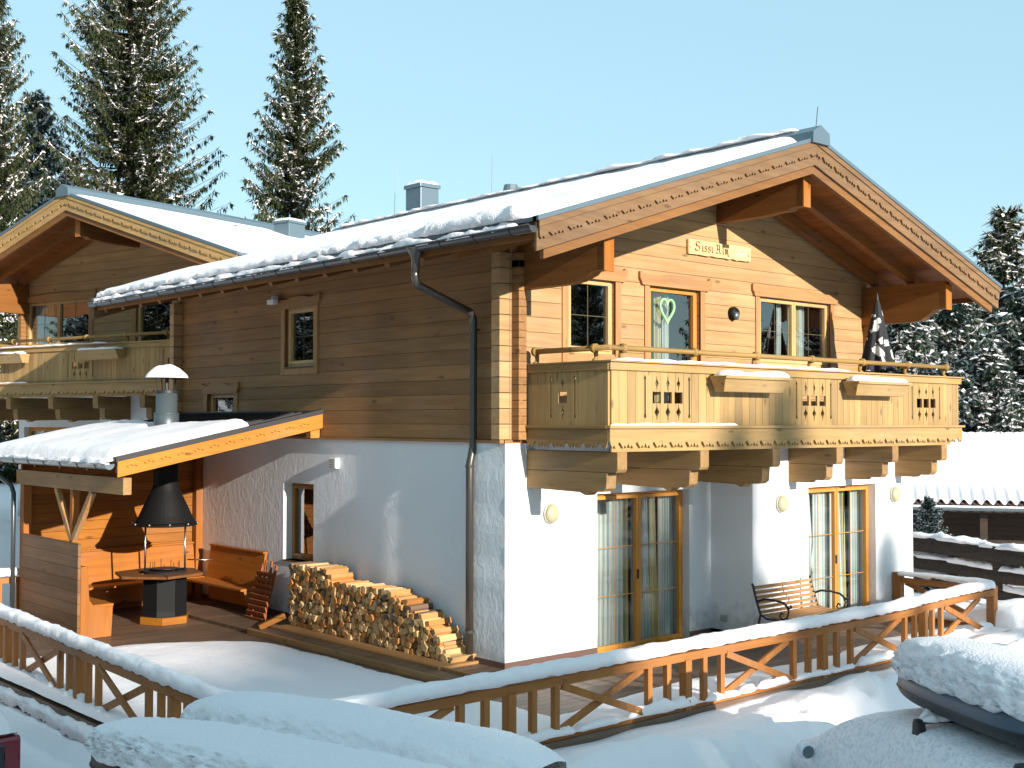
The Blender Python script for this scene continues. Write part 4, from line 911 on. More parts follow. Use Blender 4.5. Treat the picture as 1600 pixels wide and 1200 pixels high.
for k,b in enumerate(STF):
    off=len(bmz.verts);mp={v:bmz.verts.new(v.co) for v in b.bm.verts}
    for f in b.bm.faces: nf=bmz.faces.new([mp[v] for v in f.verts]);nf.material_index=k
    b.bm.free()
bmesh.ops.recalc_face_normals(bmz,faces=bmz.faces);bmz.to_mesh(me);bmz.free()
for m_ in m_log: me.materials.append(m_)
o=bpy.data.objects.new('firewood_filling',me);COL.objects.link(o);kind(o,'stuff');o['label']='smaller firewood pieces filling the gaps and far end of the stack';o['category']='firewood'
t=thing('wood_rack','low wooden skid with slanted end stop under the left end of the firewood','rack',(-.35,4.55,.05))
b=MB();b.box(-.3,.42,-4.05,-.02,.001,.035);b.build('skid',m_woody,t);b=MB();b.obox((-.45,.06,.02),(-.05,.0,.17),.07,.08);b.build('end_stop',m_oilx,t,bevel=.004);b=MB();b.box(.1,.4,.0,.05,0,.9);b.build('end_post',m_panel,t)
# ---------------------------------------------------------------- garden bench
t=thing('garden_bench','slatted wooden garden bench with black curled iron arms on the terrace','garden bench',(4.43,-1.28,0),0)
W2=.66
b=MB()
for k in range(6): z=.50+.065*k;y=.22+.022*k;b.box(-W2,W2,y-.01,y+.008,z-.021,z+.021)
b.build('backrest',m_woodx,t,bevel=.004)
b=MB()
for k in range(6): y=.17-.075*k;b.box(-W2,W2,y-.028,y+.028,.43+.008*abs(k-3),.448+.008*abs(k-3))
b.build('seat',m_woodx,t,bevel=.004)
for s in (-1,1):
    b=MB();x=s*(W2+.015)
    b.tube([(x,.36,.88),(x,.345,.85),(x,.29,.66),(x,.22,.47),(x,.12,.42),(x,-.2,.43),(x,-.27,.40),(x,-.30,.30),(x,-.29,.0)],.017,8)
    b.tube([(x,.22,.46),(x,.26,.3),(x,.33,.0)],.017,8)
    b.tube([(x,.28,.64),(x,.16,.685),(x,0,.69),(x,-.16,.67),(x,-.26,.60),(x,-.29,.62),(x,-.275,.65)],.016,8)
    b.tube([(x,-.2,.655),(x,-.25,.56),(x,-.22,.47),(x,-.15,.44),(x,-.10,.48),(x,-.13,.53),(x,-.165,.51)],.013,8)
    b.build('iron_side',m_iron,t,smooth=True)
b=MB();b.tube([(0,.3,.5),(.03,.25,.6),(-.03,.3,.72),(0,.35,.85)],.008,6);b.build('centre_tie',m_iron,t)
# ---------------------------------------------------------------- fences
def lerp_path(P,s):
    for a,c in zip(P[:-1],P[1:]):
        L=(c-a).length
        if s<=L+1e-6: return a+(c-a)*(s/L),(c-a).normalized()
        s-=L
    return P[-1],(P[-1]-P[-2]).normalized()
def fence(label,pts,start,zb=-.03,ht=.70,period=2.55,seed=0,snow=(.17,.10),lowsnow=True,ends=True,name='timber_fence'):
    P=[Vector((x,y,0)) for x,y in pts];L=sum((c-a).length for a,c in zip(P[:-1],P[1:]))
    t=thing(name,label,'fence',(P[0].x,P[0].y,zb),0,None,True)
    ra=MB()
    for a,c in zip(P[:-1],P[1:]):
        d=(c-a).normalized()
        for z0,h,w_ in ((ht-.10,.09,.06),(ht-.012,.022,.13),(.035,.08,.055)): ra.obox((a.x-d.x*.03,a.y-d.y*.03,zb+z0+h*0),(c.x+d.x*.03,c.y+d.y*.03,zb+z0),w_,h)
    r_=ra.build('rails',m_fencex,t,bevel=.003)
    def up(s,wd,z0,z1,nm,cr=False):
        p,d=lerp_path(P,s);b=MB();b.obox((p.x,p.y,zb+z0),(p.x,p.y,zb+z1),wd,wd if wd>.08 else .07,up=(d.x,d.y,0));b.build(nm,m_fence,t,bevel=.003)
    s=start
    while s<L+.01:
        if s>=0: up(s,.10,-.12,ht-.13,'post')
        for k in (-2,-1,1,2):
            q=s+.30*k
            if 0<q<L: up(q,.062,.06,ht-.13,'baluster')
        s0,s1=s+.67,s+period-.67
        if s0>=-.1 and s1<=L+.05:
            a,d=lerp_path(P,max(s0,0));c,_=lerp_path(P,s1);b=MB();o_=Vector((-d.y,d.x,0))*.022
            b.obox(a+o_+Vector((0,0,zb+.10)),c+o_+Vector((0,0,zb+ht-.15)),.035,.075);b.obox(a-o_+Vector((0,0,zb+ht-.15)),c-o_+Vector((0,0,zb+.10)),.035,.075);b.build('cross_brace',m_fence,t,bevel=.003)
        s+=period
    if snow: snow_strip([(p.x,p.y,zb+ht-.002) for p in P],snow[0],snow[1],seed=seed,step=.05,par=t,rough=.24,name='snow_cap',n=12,under=.02)
    if lowsnow:
        q=0;rr=random.Random(seed)
        while q<L-.3:
            l=rr.uniform(.25,1.1);a,_=lerp_path(P,q);c,_=lerp_path(P,min(L,q+l))
            snow_strip([(a.x,a.y,zb+.07),(c.x,c.y,zb+.07)],.12,rr.uniform(.04,.11),seed=q,step=.05,par=t,rough=.6,name='low_snow',n=8);q+=l+rr.uniform(.0,.2)
    return t
fence('snow capped wooden fence with crossed braces along the left edge of the terrace',[(-4.30,8.6),(-4.47,4.8),(-4.80,-2.62)],-.95,seed=1,zb=-.05)
fence('snow capped wooden fence along the front of the terrace, curving at its right end',[(-4.72,-2.70),(4.0,-2.72),(4.9,-2.66),(5.8,-2.54),(6.7,-2.47),(7.58,-2.45)],-.14,seed=2)
fence('short wooden fence with one crossed brace closing the right end of the terrace',[(7.62,-.86),(7.64,-2.36)],100,seed=3,period=2.55,snow=(.15,.05),zb=.0)
t=bpy.data.objects['timber_fence.002']
b=MB();b.box(7.57,7.69,-.92,-.78,-.1,.72);b.build('post',m_fence,t)
b=MB();b.box(7.58,7.70,-2.47,-2.35,-.15,.66);b.build('post',m_fence,t)
b=MB();b.obox((7.63,-.95,.10),(7.63,-2.25,.56),.035,.075);b.obox((7.68,-.95,.56),(7.68,-2.25,.10),.035,.075);b.build('cross_brace',m_fence,t,bevel=.003)
_p=[None,None]
for _i,(_u,_v,_t) in enumerate(((-90,893,18.6),(34,899,19.4))): _p[_i]=CAM+(F+R2*(_u-800)/1909.57-U2*(_v-600)/1909.57)*_t
fence('piece of wooden fence with snow, seen between the shelter downpipe and the left edge',[(_p[0].x,_p[0].y),(_p[1].x,_p[1].y)],.55,seed=8,zb=_p[1].z-.66)
# dark timbers holding the left edge of the terrace
b=MB();b.obox((-4.98,-3.1,-.24),(-4.62,9,-.24),.16,.26);b.obox((-5.02,-3.1,-.52),(-4.66,9,-.52),.18,.26);pass
b.build('timber_core',m_dark) if 0 else tag(b.build('retaining_timbers',m_dark,bevel=.02),'dark weathered timbers holding the edge of the terrace below the left fence','retaining wall')
snow_strip([(-5.01,-3.0,-.12),(-4.66,8.6,-.12)],.20,.075,seed=61,step=.05,rough=.5,name='timber_snow',n=12,under=.05)
o=bpy.data.objects['timber_snow'];o['label']='lumpy snow lying on the dark retaining timbers';o['category']='snow';kind(o,'stuff')
# ---------------------------------------------------------------- cars in the foreground
m_frost=mat('glass under thin snow',(.50,.55,.62),.75,.3,bump=(30,.6,.02))
_t=m_frost.node_tree;_c=_t.nodes.new('ShaderNodeTexCoord');_n=_t.nodes.new('ShaderNodeTexNoise');_n.inputs['Scale'].default_value=26;_n.inputs['Detail'].default_value=4;_r=_t.nodes.new('ShaderNodeValToRGB')
_r.color_ramp.elements[0].position=.36;_r.color_ramp.elements[0].color=(.60,.64,.70,1);_r.color_ramp.elements[1].position=.56;_r.color_ramp.elements[1].color=(.80,.82,.86,1)
_t.links.new(_c.outputs['Object'],_n.inputs['Vector']);_t.links.new(_n.outputs[0],_r.inputs[0]);_t.links.new(_r.outputs[0],_t.nodes['Principled BSDF'].inputs['Base Color'])
m_frosts=m_frost.copy();m_frosts.name='frosty snow';_e=[n for n in m_frosts.node_tree.nodes if n.type=='VALTORGB'][0].color_ramp.elements;_e[0].color=(.70,.70,.73,1);_e[1].color=(.90,.86,.87,1)
def interp(T,x):
    if x<=T[0][0]: return T[0][1]
    for (a,p),(b_,q) in zip(T[:-1],T[1:]):
        if x<=b_: u=(x-a)/(b_-a);u=u*u*(3-2*u)*.5+u*.5;return p+(q-p)*u
    return T[-1][1]
def car(label,loc,rz,paint,group=None,mx=1.02,frost=False,snow=.16,L=4.5,Wd=1.8,Hh=1.5,tail=False,rearsnow=True):
    t=thing('parked_car',label,'car',loc,rz,group);h=L/2
    TOP=((-h,.92),(-h+(.04 if tail else .06),1.05 if not tail else 1.30),(-h+(.10 if tail else .30),Hh-.12),(-h+(.3 if tail else .55),Hh-.03),(-.2,Hh),(.55,Hh-.05),(.95,Hh-.17),(1.55,.98),(1.75,.93),(h-.35,.84),(h-.08,.70),(h,.55))
    BELT=((-h,.90),(-h+.3,.96),(.9,.93),(1.5,.90),(h-.3,.80),(h,.52))
    HW=((-h,.70),(-h+.12,.82),(-h+.5,.89),(0,.90),(1.2,.89),(h-.4,.82),(h-.1,.68),(h,.52))
    k=Wd/1.8;n=44
    def st(i): x=-h+L*i/n;return x,interp(TOP,x),min(interp(BELT,x),interp(TOP,x)-.01),interp(HW,x)*k
    lo=MB();gr=MB();ro=MB()
    def ring_lo(i): x,tp,bl,hw=st(i);return [(x,s*a,z) for s in (-1,) for a,z in ((hw*.86,.22),(hw*.98,.38),(hw,.62),(hw*.985,bl))]
    def strip(mb,f):
        for i in range(n):
            a,c=f(i),f(i+1)
            for s in (-1,1):
                A=[mb.v((p[0],p[1]*s,p[2])) for p in a];C_=[mb.v((p[0],p[1]*s,p[2])) for p in c]
                for j in range(len(A)-1):
                    try: mb.bm.faces.new([A[j],A[j+1],C_[j+1],C_[j]])
                    except ValueError: pass
    strip(lo,ring_lo)
    def ring_gl(i):
        x,tp,bl,hw=st(i);u=max(0,tp-bl);rw=hw*(1-.30*min(1,u/.5));return [(x,-hw*.985,bl),(x,-(hw*.985*.55+rw*.45),bl+u*.55),(x,-rw,tp-.05*min(1,u/.3))]
    def ring_ro(i):
        x,tp,bl,hw=st(i);u=max(0,tp-bl);rw=hw*(1-.30*min(1,u/.5));e=.05*min(1,u/.3);return [(x,-rw,tp-e),(x,-rw*.9,tp-e*.3),(x,-rw*.5,tp),(x,0,tp+.012)]
    strip(gr,ring_gl);strip(ro,ring_ro)
    for i in (0,n):
        p=[(a,b_,c) for a,b_,c in ring_lo(i)+ring_gl(i)+ring_ro(i)];q=[(a,-b_,c) for a,b_,c in p[::-1]];lo.bm.faces.new([lo.v(x) for x in p+q])
    body=lo.build('body',paint,t,smooth=True,weld=True);g=gr.build('side_windows',m_frost if frost else m_glassc,t,smooth=True,weld=True);ro.build('roof_and_bonnet',paint,t,smooth=True,weld=True)
    for x in (-h+.85,h-.85):
        for s in (-1,1):
            w_=MB();w_.lathe([(.20,-.09),(.30,-.10),(.325,-.06),(.325,.06),(.30,.10),(.20,.09)],(x,s*(Wd/2-.12),.33),24,'y');o=w_.build('wheel',m_rub,t,smooth=False)
            w_=MB();w_.lathe([(.02,.0),(.19,.02),(.20,.05),(.02,.06)],(x,s*(Wd/2-.12)+s*.03,.33),14,'y');w_.build('rim',m_steel,o)
    for s in (-1,1):
        w_=MB();w_.lathe([(.005,-.07),(.06,-.06),(.085,-.02),(.085,.03),(.03,.05)],(mx,s*(Wd/2+.09),.98),14,'x');w_.tube([(mx,s*(Wd/2-.08),.93),(mx,s*(Wd/2+.04),.96)],.025,6);o=w_.build('wing_mirror',m_frosts if frost else paint,t,smooth=True)
        w_=MB();w_.lathe([(.004,-.072),(.06,-.074),(.055,-.07)],(mx,s*(Wd/2+.09),.98),14,'x');w_.build('mirror_glass',m_zinc,o)
        if tail:
            w_=MB();w_.box(-h-.03,-h+.10,s*(Wd/2-.24) if s>0 else -(Wd/2-.03),(Wd/2-.03) if s>0 else -(Wd/2-.24),.78,.98);w_.build('tail_light',m_redl,t,bevel=.025)
    if tail:
        w_=MB();w_.box(-h-.035,-h-.005,-.60,.60,.90,.93);w_.build('chrome_strip',m_steel,t,bevel=.005)
        w_=MB();w_.box(-h-.012,-h+.05,-.70,.70,.99,1.30);w_.build('rear_window',m_glassc,t,bevel=.02)
        w_=MB();w_.box(-h-.005,-h+.3,-Wd/2+.05,Wd/2-.05,.45,1.36);w_.build('tailgate',paint,t,bevel=.04)
    # snow lying on roof, bonnet and screens
    sn=MB();m=36
    def sf(u,v):
        x=-h+(-.02 if tail else .02)+(L-.06)*u;tp=interp(TOP,x);bl=min(interp(BELT,x),tp-.01);hw=interp(HW,x)*k;q=max(0,tp-bl);rw=hw*(1-.30*min(1,q/.5));y=(2*v-1);e=1-abs(y)**5
        en=min(1,min(u,1-u)*14);th=snow*(.9+.35*nz(x*1.3+loc[0],y*1.5,loc[1])+.12*nz(x*6,y*6))*math.sqrt(max(0,e))*math.sqrt(en)
        if 1.0<x<1.6: th*=.75
        if frost:
            a=abs(2*v-1);sg=1 if v>.5 else -1;th=snow*(.8+.3*nz(x*1.3+loc[0],y*1.5,loc[1])+.12*nz(x*7,y*7))*math.sqrt(en)
            if a<.55: yy=a/.55;return (x,sg*yy*rw*.97,tp-.045*yy**3*min(1,q/.3)+th*(1-.35*yy**4))
            t_=(a-.55)/.45;f=.055*(1-t_)+.035*math.sin(PI*t_)+.012*nz(x*5,t_*6);return (x,sg*(rw*.97+(hw*1.0-rw*.97)*t_**.85+f+.03*math.sin(PI*t_)),(tp-.045*min(1,q/.3)+th*.65)*(1-t_)+(bl-.22)*t_)
        if tail: en=min(1,min(u,1-u)*40);th=snow*(.9+.3*nz(x*1.3,y*1.5))*math.sqrt(max(0,e))*math.sqrt(en);tp=max(tp,Hh-.12) if x<0 else tp;rw=max(rw,Wd/2-.12) if x<0 else rw
        return (x,y*rw*1.03,tp-.05*abs(y)**3*min(1,q/.3)+th-.006)
    sn.grid(sf,80,m);sn.build('snow_cover',m_frosts if frost else m_snow,t,smooth=True)
    return t
def roofbox(label,loc,rz,L,Wd,Hh,m,group,sh,seed,m2=None,latch=False,crumb=1.0,low=.45):
    t=thing('roof_box',label,'roof box',loc,rz,group)
    def hw(x): q=abs(2*x/L);return Wd/2*max(0,1-q**5)**.42*(1-.16*max(0,x/(L/2))**2)
    def sec(x,a,grow=0,sn=False):
        w_=hw(x)+grow;q=1-.55*max(0,x/(L/2))**6;return w_,q
    def mk(b,z0,z1,f0,f1):
        n=60
        def f(u,v):
            x=-L/2+L*(.5-.5*math.cos(PI*u));w_=hw(x);a=f0+(f1-f0)*v;ca,sa=math.cos(a),math.sin(a)
            ca=math.copysign(abs(ca)**.6,ca);zz=math.copysign(abs(sa)**.75,sa);rise=max(0,x/(L/2))**4*Hh*.35
            mid=Hh*.42;return (x,w_*ca,mid+(zz*(Hh-mid) if zz>0 else zz*mid*(1-.75*max(0,x/(L/2))**4))+0)
        b.grid(f,n,24)
    b=MB();mk(b,0,1,0,PI);b.build('lid',m,t,smooth=True,weld=True)
    b=MB();mk(b,0,1,PI,2*PI);b.build('tray',m2 or m_boxk,t,smooth=True,weld=True)
    b=MB()
    n=70
    for s in (-1,1):
        P=[(-L/2+L*(.5-.5*math.cos(PI*i/n)),0,0) for i in range(n+1)];b.tube([(x,s*(hw(x)+.004),Hh*.42) for x,_,_ in P],.008,5)
    b.build('rim_seam',m2 or m_boxk,t)
    if latch:
        b=MB();b.box(-L/2-.025,-L/2+.01,.05,.11,Hh*.34,Hh*.62);b.build('latch',m_iron,t,bevel=.008)
    # snow: thick top, crumbly flank
    b=MB();N1,N2=int(L/.032),64
    def f(u,v):
        x=-L/2+(.10 if latch else 0)+(L-(.10 if latch else 0))*(.5-.5*math.cos(PI*(.01+.98*u)));w_=hw(x);a=PI*(-.10+1.20*v);ca,sa=math.cos(a),math.sin(a)
        c2=math.copysign(abs(ca)**.55,ca);s2=math.copysign(abs(sa)**.8,sa)
        e=min(1,(hw(x)/(Wd/2))**.9)
        side_=abs(ca)**1.5
        r=.035*nz(x*9+seed,c2*3,s2*6)+.028*nz(x*24,c2*9+seed,s2*16)+.014*nz(x*55+seed,c2*22,s2*36)
        y=c2*(w_+.05*e)+math.copysign(1,c2)*r*side_*crumb
        lowe=Hh*low+.05*nz(x*2.2+seed,1 if ca>0 else 5)+.04*nz(x*7,seed)
        z=lowe+(Hh+sh*e*(1+.12*nz(x*1.1,seed))-lowe)*max(s2,-.05)+r*.5*crumb*side_
        if s2<0: y=c2*(w_-.03);z=lowe-.01
        return (x,y,z)
    b.grid(f,N1,N2);b.build('snow_cover',m_snow if crumb<.8 else m_snowc,t,smooth=True)
    return t
GZ=-1.02
HA=R(105)
# grey car carrying two boxes
car('dark grey car under two long snow covered roof boxes, in front of the terrace corner',(-5.62,-4.9,GZ),HA,m_pgry,'cars parked below the terrace',L=4.8,Wd=1.9,Hh=1.5)
for (a,bb,lb,mm,m2,lt,sd_,z) in (((-6.42,-3.02),(-5.55,-6.6),'long black roof box with crumbly snow flank, nearest to the viewer of the pair',m_boxk,m_boxk,False,4,.62),((-5.72,-2.98),(-4.93,-6.18),'long off-white roof box with dark latch under smooth snow, nearer the terrace of the pair',m_boxw,m_boxw,True,9,.60)):
    a=Vector(a);bb=Vector(bb);c_=(a+bb)/2;ang=math.atan2(a.y-bb.y,a.x-bb.x)
    roofbox(lb,(c_.x,c_.y,z),ang,(a-bb).length,.74,.30,mm,'roof boxes on the parked cars',.27 if lt else .17,sd_,m2,lt,crumb=1.5 if not lt else 1.2,low=.72 if not lt else .5)
t=thing('roof_rack','dark crossbars under the two snow covered roof boxes','roof rack',(-5.62,-4.9,.5),HA)
for x in (-.55,.75):
    b=MB();b.box(x-.04,x+.04,-.72,.72,.0,.095);b.build('crossbar',m_boxk,t,bevel=.01)
# silver car with a blue grey box
HC=R(61);fo=Vector((-.46,-5.91));loc=lambda x,y:(fo.x-(math.cos(HC)*x-math.sin(HC)*y),fo.y-(math.sin(HC)*x+math.cos(HC)*y))
lx,ly=loc(-.15,.63)
car('silver car with frosted windows and one round topped mirror showing, bottom right',(lx,ly,GZ),HC,m_frost,'cars parked below the terrace',frost=True,snow=.10,mx=1.32,L=4.4,Wd=1.78,Hh=1.5)
t=thing('roof_rack','black roof bar with clamp foot under snow beside the blue grey roof box','roof rack',(lx,ly,.47),HC)
for x in (-.15,-1.55):
    b=MB();b.box(x-.03,x+.03,-.66,.68,.075,.115);b.build('crossbar',m_iron,t,bevel=.01)
    for s in (-1,1): b=MB();b.prism([(x-.06,-.03),(x+.06,-.03),(x+.045,.10),(x-.045,.10)],1,s*.60,s*.68) if s>0 else b.prism([(x-.06,-.03),(x+.06,-.03),(x+.045,.10),(x-.045,.10)],1,-.68,-.60);b.build('clamp_foot',m_iron,t,bevel=.015)
C_=Matrix.Translation((lx,ly,.47))@Matrix.Rotation(HC,4,'Z')
for x,y0,y1,h in ((-.15,.30,.62,.10),): 
    o=snow_strip([tuple(C_@Vector((x,y0,.11))),tuple(C_@Vector((x,y1,.10)))],.15,h,seed=77,step=.02,rough=1.0,name='bar_snow',n=12,m=m_snowc);tag(o,'small ridge of crumbly snow on the roof bar of the silver car','snow');kind(o,'stuff')
tip=Vector((-.02,-5.30));d=Vector((math.cos(HC),math.sin(HC)));cc=tip-d*1.0+Vector((math.sin(HC),-math.cos(HC)))*.36
roofbox('blue grey roof box with a thick ragged snow load, bottom right',(cc.x,cc.y,.60),HC,2.15,.80,.33,m_boxg,'roof boxes on the parked cars',.30,31,m_boxk,False,crumb=1.6,low=.80)
# red car at the left edge
car('dark red car under deep snow with its tail corner showing at the bottom left edge',(-6.86,2.1,GZ-.10),R(93),m_pred,'cars parked below the terrace',snow=.34,L=4.3,Wd=1.8,Hh=1.52,tail=True)
# ---------------------------------------------------------------- carport and log fence on the right
ux,uy=R2.x/math.hypot(R2.x,R2.y),R2.y/math.hypot(R2.x,R2.y);cr=math.atan2(-3.9,2.35)+.0
t=thing('carport','dark open carport with snowy corrugated roof behind the log fence on the right','carport',(18.0,5.2,-1.2),R(-57))
# local x = along the eaves to the right, local y = away from the viewer
b=MB()
b.box(-1.2,9,1.6,1.75,0,2.2);b.box(-1.2,-1.05,.1,1.75,0,2.2)
for x in (1.9,5.2,8.6): b.box(x-.09,x+.09,.15,.33,0,2.15)
b.box(-1.2,9,.12,.30,2.05,2.22);b.build('timber_walls',m_dark,t)
def cz(y): return 2.28+(y+.15)*.375
b=MB()
b.grid(lambda u,v:(-1.4+11*u,-.22+4.3*v,cz(-.22+4.3*v)+.035*math.sin(u*11/.27*2*PI)),330,4);b.build('corrugated_roof',m_plinth,t,smooth=True)
b=MB();b.grid(lambda u,v:((lambda x,y,e:(x,y,cz(y)+.03+(.17*math.sqrt(min(1,v*5+.05))+.03*math.sin(x/.27*2*PI)*max(0,1-v*5)*1.3+.012*math.sin(x/.27*2*PI)*max(0,1-v)))) (-1.42+1.1*max(0,v-.0)*1.0+(11-1.1*v)*u,-.16+4.2*v+.03*math.sin((-1.4+11*u)/.27*2*PI),0)),400,40);b.build('roof_snow',m_snow,t,smooth=True)
b=MB();n=8
prof=[(-.30+.075*math.cos(PI+PI*k/n),2.21+.08*math.sin(PI+PI*k/n)) for k in range(n+1)];inn=[(-.30+.066*math.cos(PI+PI*k/n),2.22+.07*math.sin(PI+PI*k/n)) for k in range(n+1)]
b.prism(prof+inn[::-1],0,-1.4,9.4);gu=b.build('gutter',m_zinc,t)
b=MB();b.tube([(-.35,-.30,2.15),(-.35,-.28,1.95),(-.30,-.2,1.85),(.9,.1,1.25),(1.0,.12,.9)],.05,8);b.build('downpipe',m_zinc,t,smooth=True)
b=MB();b.tube([(-1.3,-.29,2.21),(9.3,-.29,2.21)],.05,8);b.build('gutter_snow',m_snow,gu)
def fpx(u,v,t_): 
    d_=F+R2*(u-800)/1909.57-U2*(v-600)/1909.57;return CAM+d_*t_
t=thing('log_fence','dark rough log rail fence with snow on its rails, right of the house','fence',(0,0,0))
for (a,c,r_) in (((1405,843,25.5),(1640,878,22.3),.17),((1405,872,25.5),(1640,912,22.3),.14),((1405,898,25.5),(1640,945,22.3),.13)):
    p,q=fpx(*a),fpx(*c);b=MB();pts=[p.lerp(q,i/14)+Vector((0,0,.03*nz(i*.7,r_*9))) for i in range(15)]
    b.tube(pts,[r_*(1+.18*nz(i*1.3,r_*20)) for i in range(15)],12);rl=b.build('log_rail',m_dark,t,smooth=True)
    snow_strip([tuple(x+Vector((0,0,r_*.72))) for x in pts],r_*1.5,.10,seed=r_*100,step=.12,par=rl,rough=.8,name='rail_snow',n=8)
for u,vt,vb,tt_ in ((1492,850,910,24.4),(1562,862,930,23.3)):
    p=fpx(u,vt,tt_);q=fpx(u,vb,tt_);b=MB();b.tube([(p.x,p.y,p.z+.1),(p.x,p.y,q.z-.3)],.15,10);b.build('post',m_dark,t)
# ---------------------------------------------------------------- spruces
def spruce(name,seed,H,Rd,dens=1.0,need=None,snowy=1.0,low=.06,shape=.85,twl=1.0):
    r=random.Random(seed);t=thing(name,'','tree',(0,0,0));b=MB();bend=[(.25*nz(i*.4,seed),.25*nz(seed,i*.4)) for i in range(13)]
    ax=lambda z:Vector((bend[min(12,int(z/H*12))][0]*z/H,bend[min(12,int(z/H*12))][1]*z/H,z))
    b.tube([ax(H*i/12) for i in range(13)],[.016*H*(1-i/12.5)+.01 for i in range(13)],9);b.build('trunk',m_bark,t,smooth=True)
    c=MB();s=MB();w_=MB()
    def blade(mb,p,d,l,wd,up,drop=0.0):
        sdv=d.cross(up)
        if sdv.length<1e-3:return
        sdv.normalize();q=p+d*l+Vector((0,0,-drop));m_=p+d*l*.45+Vector((0,0,-drop*.3))
        mb.bm.faces.new([mb.v(p),mb.v(m_+sdv*wd*.5),mb.v(q),mb.v(m_-sdv*wd*.5)])
    z=H*low;UP=Vector((0,0,1))
    while z<H*.985:
        f=(z/H);Lm=Rd*(1-f)**shape*(1.0 if f>.12 else .8)+.12
        nb_=max(4,int(r.uniform(6,8.5)*dens))
        for k in range(nb_):
            az=r.uniform(0,2*PI);L=Lm*r.uniform(.55,1.12);p0=ax(z+r.uniform(-.15,.15));dr=Vector((math.cos(az),math.sin(az),0))
            el=.55*f-.20+r.uniform(-.12,.12);sag=.24+.16*(1-f);n=max(3,int(L/.26));P=[]
            for i in range(n+1): u=i/n;P.append(p0+dr*L*u+Vector((0,0,L*(el*u-sag*u*(1-u)*1.6+.16*u**3))))
            if L>.8: w_.tube([P[0],P[n//2],P[-1]],[.02+.008*L,.015,.006],4,caps=False)
            sdv=dr.cross(UP);hassnow=r.random()<.93*snowy
            ph=r.random()*9
            for i in range(n+1):
                u=i/n;p=P[i];tl=(.16+.62*L*.28*(1-u)*min(1,u*4+.35))*twl
                sn=hassnow and nz(u*L*1.1,ph,seed)>(-.02 if snowy<1.3 else -.28)
                for sg in (-1,1):
                    dd=(dr*(.75+.5*u)+sdv*sg*r.uniform(.7,1.1)).normalized();dd.z=-.24+r.uniform(-.15,.1)
                    l=min(tl,1.1)*r.uniform(.7,1.2);m_=max(1,int(l/.17))
                    for j in range(m_):
                        a=p+dd*l*j/m_+Vector((r.uniform(-.05,.05),r.uniform(-.05,.05),r.uniform(-.03,.03)))
                        for q_ in range(2): blade(c,a,(dd+Vector((r.uniform(-.5,.5),r.uniform(-.5,.5),r.uniform(-.25,.2)))).normalized(),r.uniform(.20,.36),r.uniform(.055,.10),UP,.04)
                        for q_ in range(2):
                            if r.random()<.8: blade(c,a+Vector((r.uniform(-.07,.07),r.uniform(-.07,.07),0)),Vector((dd.x*.3+r.uniform(-.2,.2),dd.y*.3+r.uniform(-.2,.2),-1)).normalized(),r.uniform(.18,.46)*(1-.4*f),r.uniform(.05,.09),Vector((dr.y+r.uniform(-.6,.6),-dr.x,0)))
                        if sn and r.random()<.75*snowy:
                            blade(s,a+Vector((r.uniform(-.05,.05),r.uniform(-.05,.05),.045)),(dd+Vector((r.uniform(-.5,.5),r.uniform(-.5,.5),.0))).normalized(),r.uniform(.16,.34),r.uniform(.08,.17),(UP+Vector((r.uniform(-.6,.6),r.uniform(-.6,.6),0))).normalized(),.03)
                if i<n:
                    for q_ in range(3): blade(c,p.lerp(P[i+1],q_/3),((P[i+1]-p).normalized()+sdv*r.uniform(-.5,.5)).normalized(),.3,.06,UP);blade(c,p.lerp(P[i+1],q_/3),Vector((r.uniform(-.2,.2),r.uniform(-.2,.2),-1)),.26,.05,sdv)
                    if sn:
                        for q_ in range(3):
                            if r.random()<.25: continue
                            p_=p.lerp(P[i+1],q_/3)+sdv*r.uniform(-.05,.05);e_=p_+(P[i+1]-p)*r.uniform(.25,.45);wd=r.uniform(.03,.09)
                            V=[s.v(x+Vector((0,0,.01))) for x in (p_+sdv*wd,e_+sdv*wd*.6,e_-sdv*wd*.8,p_-sdv*wd)];T_=s.v((p_+e_)/2+Vector((0,0,r.uniform(.05,.12))))
                            for j in range(4): s.bm.faces.new([V[j],V[(j+1)%4],T_])
        z+=r.uniform(.24,.42)/dens*(.6+.4*(1-f))
    for k in range(10): blade(c,ax(H*.99)+Vector((0,0,-k*.12)),Vector((math.cos(k*2.4),math.sin(k*2.4),.9)).normalized(),.3+.02*k,.06,Vector((math.sin(k),math.cos(k),.2)).normalized())
    c.build('crown',need or m_need,t);s.build('branch_snow',m_snow,t);w_.build('branches',m_bark,t);return t
T1=spruce('spruce_tree',1,28,5.6,1.1,shape=.62,snowy=.95);T2=spruce('spruce_tree',2,22,4.1,1.1,low=.05,shape=.8);T3=spruce('spruce_tree',3,15,3.4,1.0,m_need,1.8,low=.03);T4=spruce('spruce_tree',4,12,3.4,1.25,m_needb,2.6,low=.02,shape=.7)
def place(T,u,vtop,d,H,rz,label,first=False,group='snow dusted spruces around the chalets',wide=1.0,xy=None):
    base=dict(((T1,28),(T2,22),(T3,15),(T4,12)))[T]
    if xy: x,y,zt=xy;
    else: p=fpx(u,vtop,d);x,y,zt=p
    sc=H/base
    if first: T.location=(x,y,zt-H);T.rotation_euler=(0,0,rz);T.scale=(sc*wide,sc*wide,sc);T['label']=label;T['group']=group;return T
    return copytree(T,(x,y,zt-H),rz,(sc*wide,sc*wide,sc),label,group)
place(T1,208,-170,52,28,.4,'tall broad spruce rising behind the neighbouring gable, its top cut off by the upper edge',True,wide=1.0)
place(T2,463,-18,48,21,1.0,'tall slender spruce standing alone between the two roofs',True,wide=.98)
place(T1,-12,-30,47,24,2.2,'tall spruce cut in half by the left edge of the photo',wide=.78)
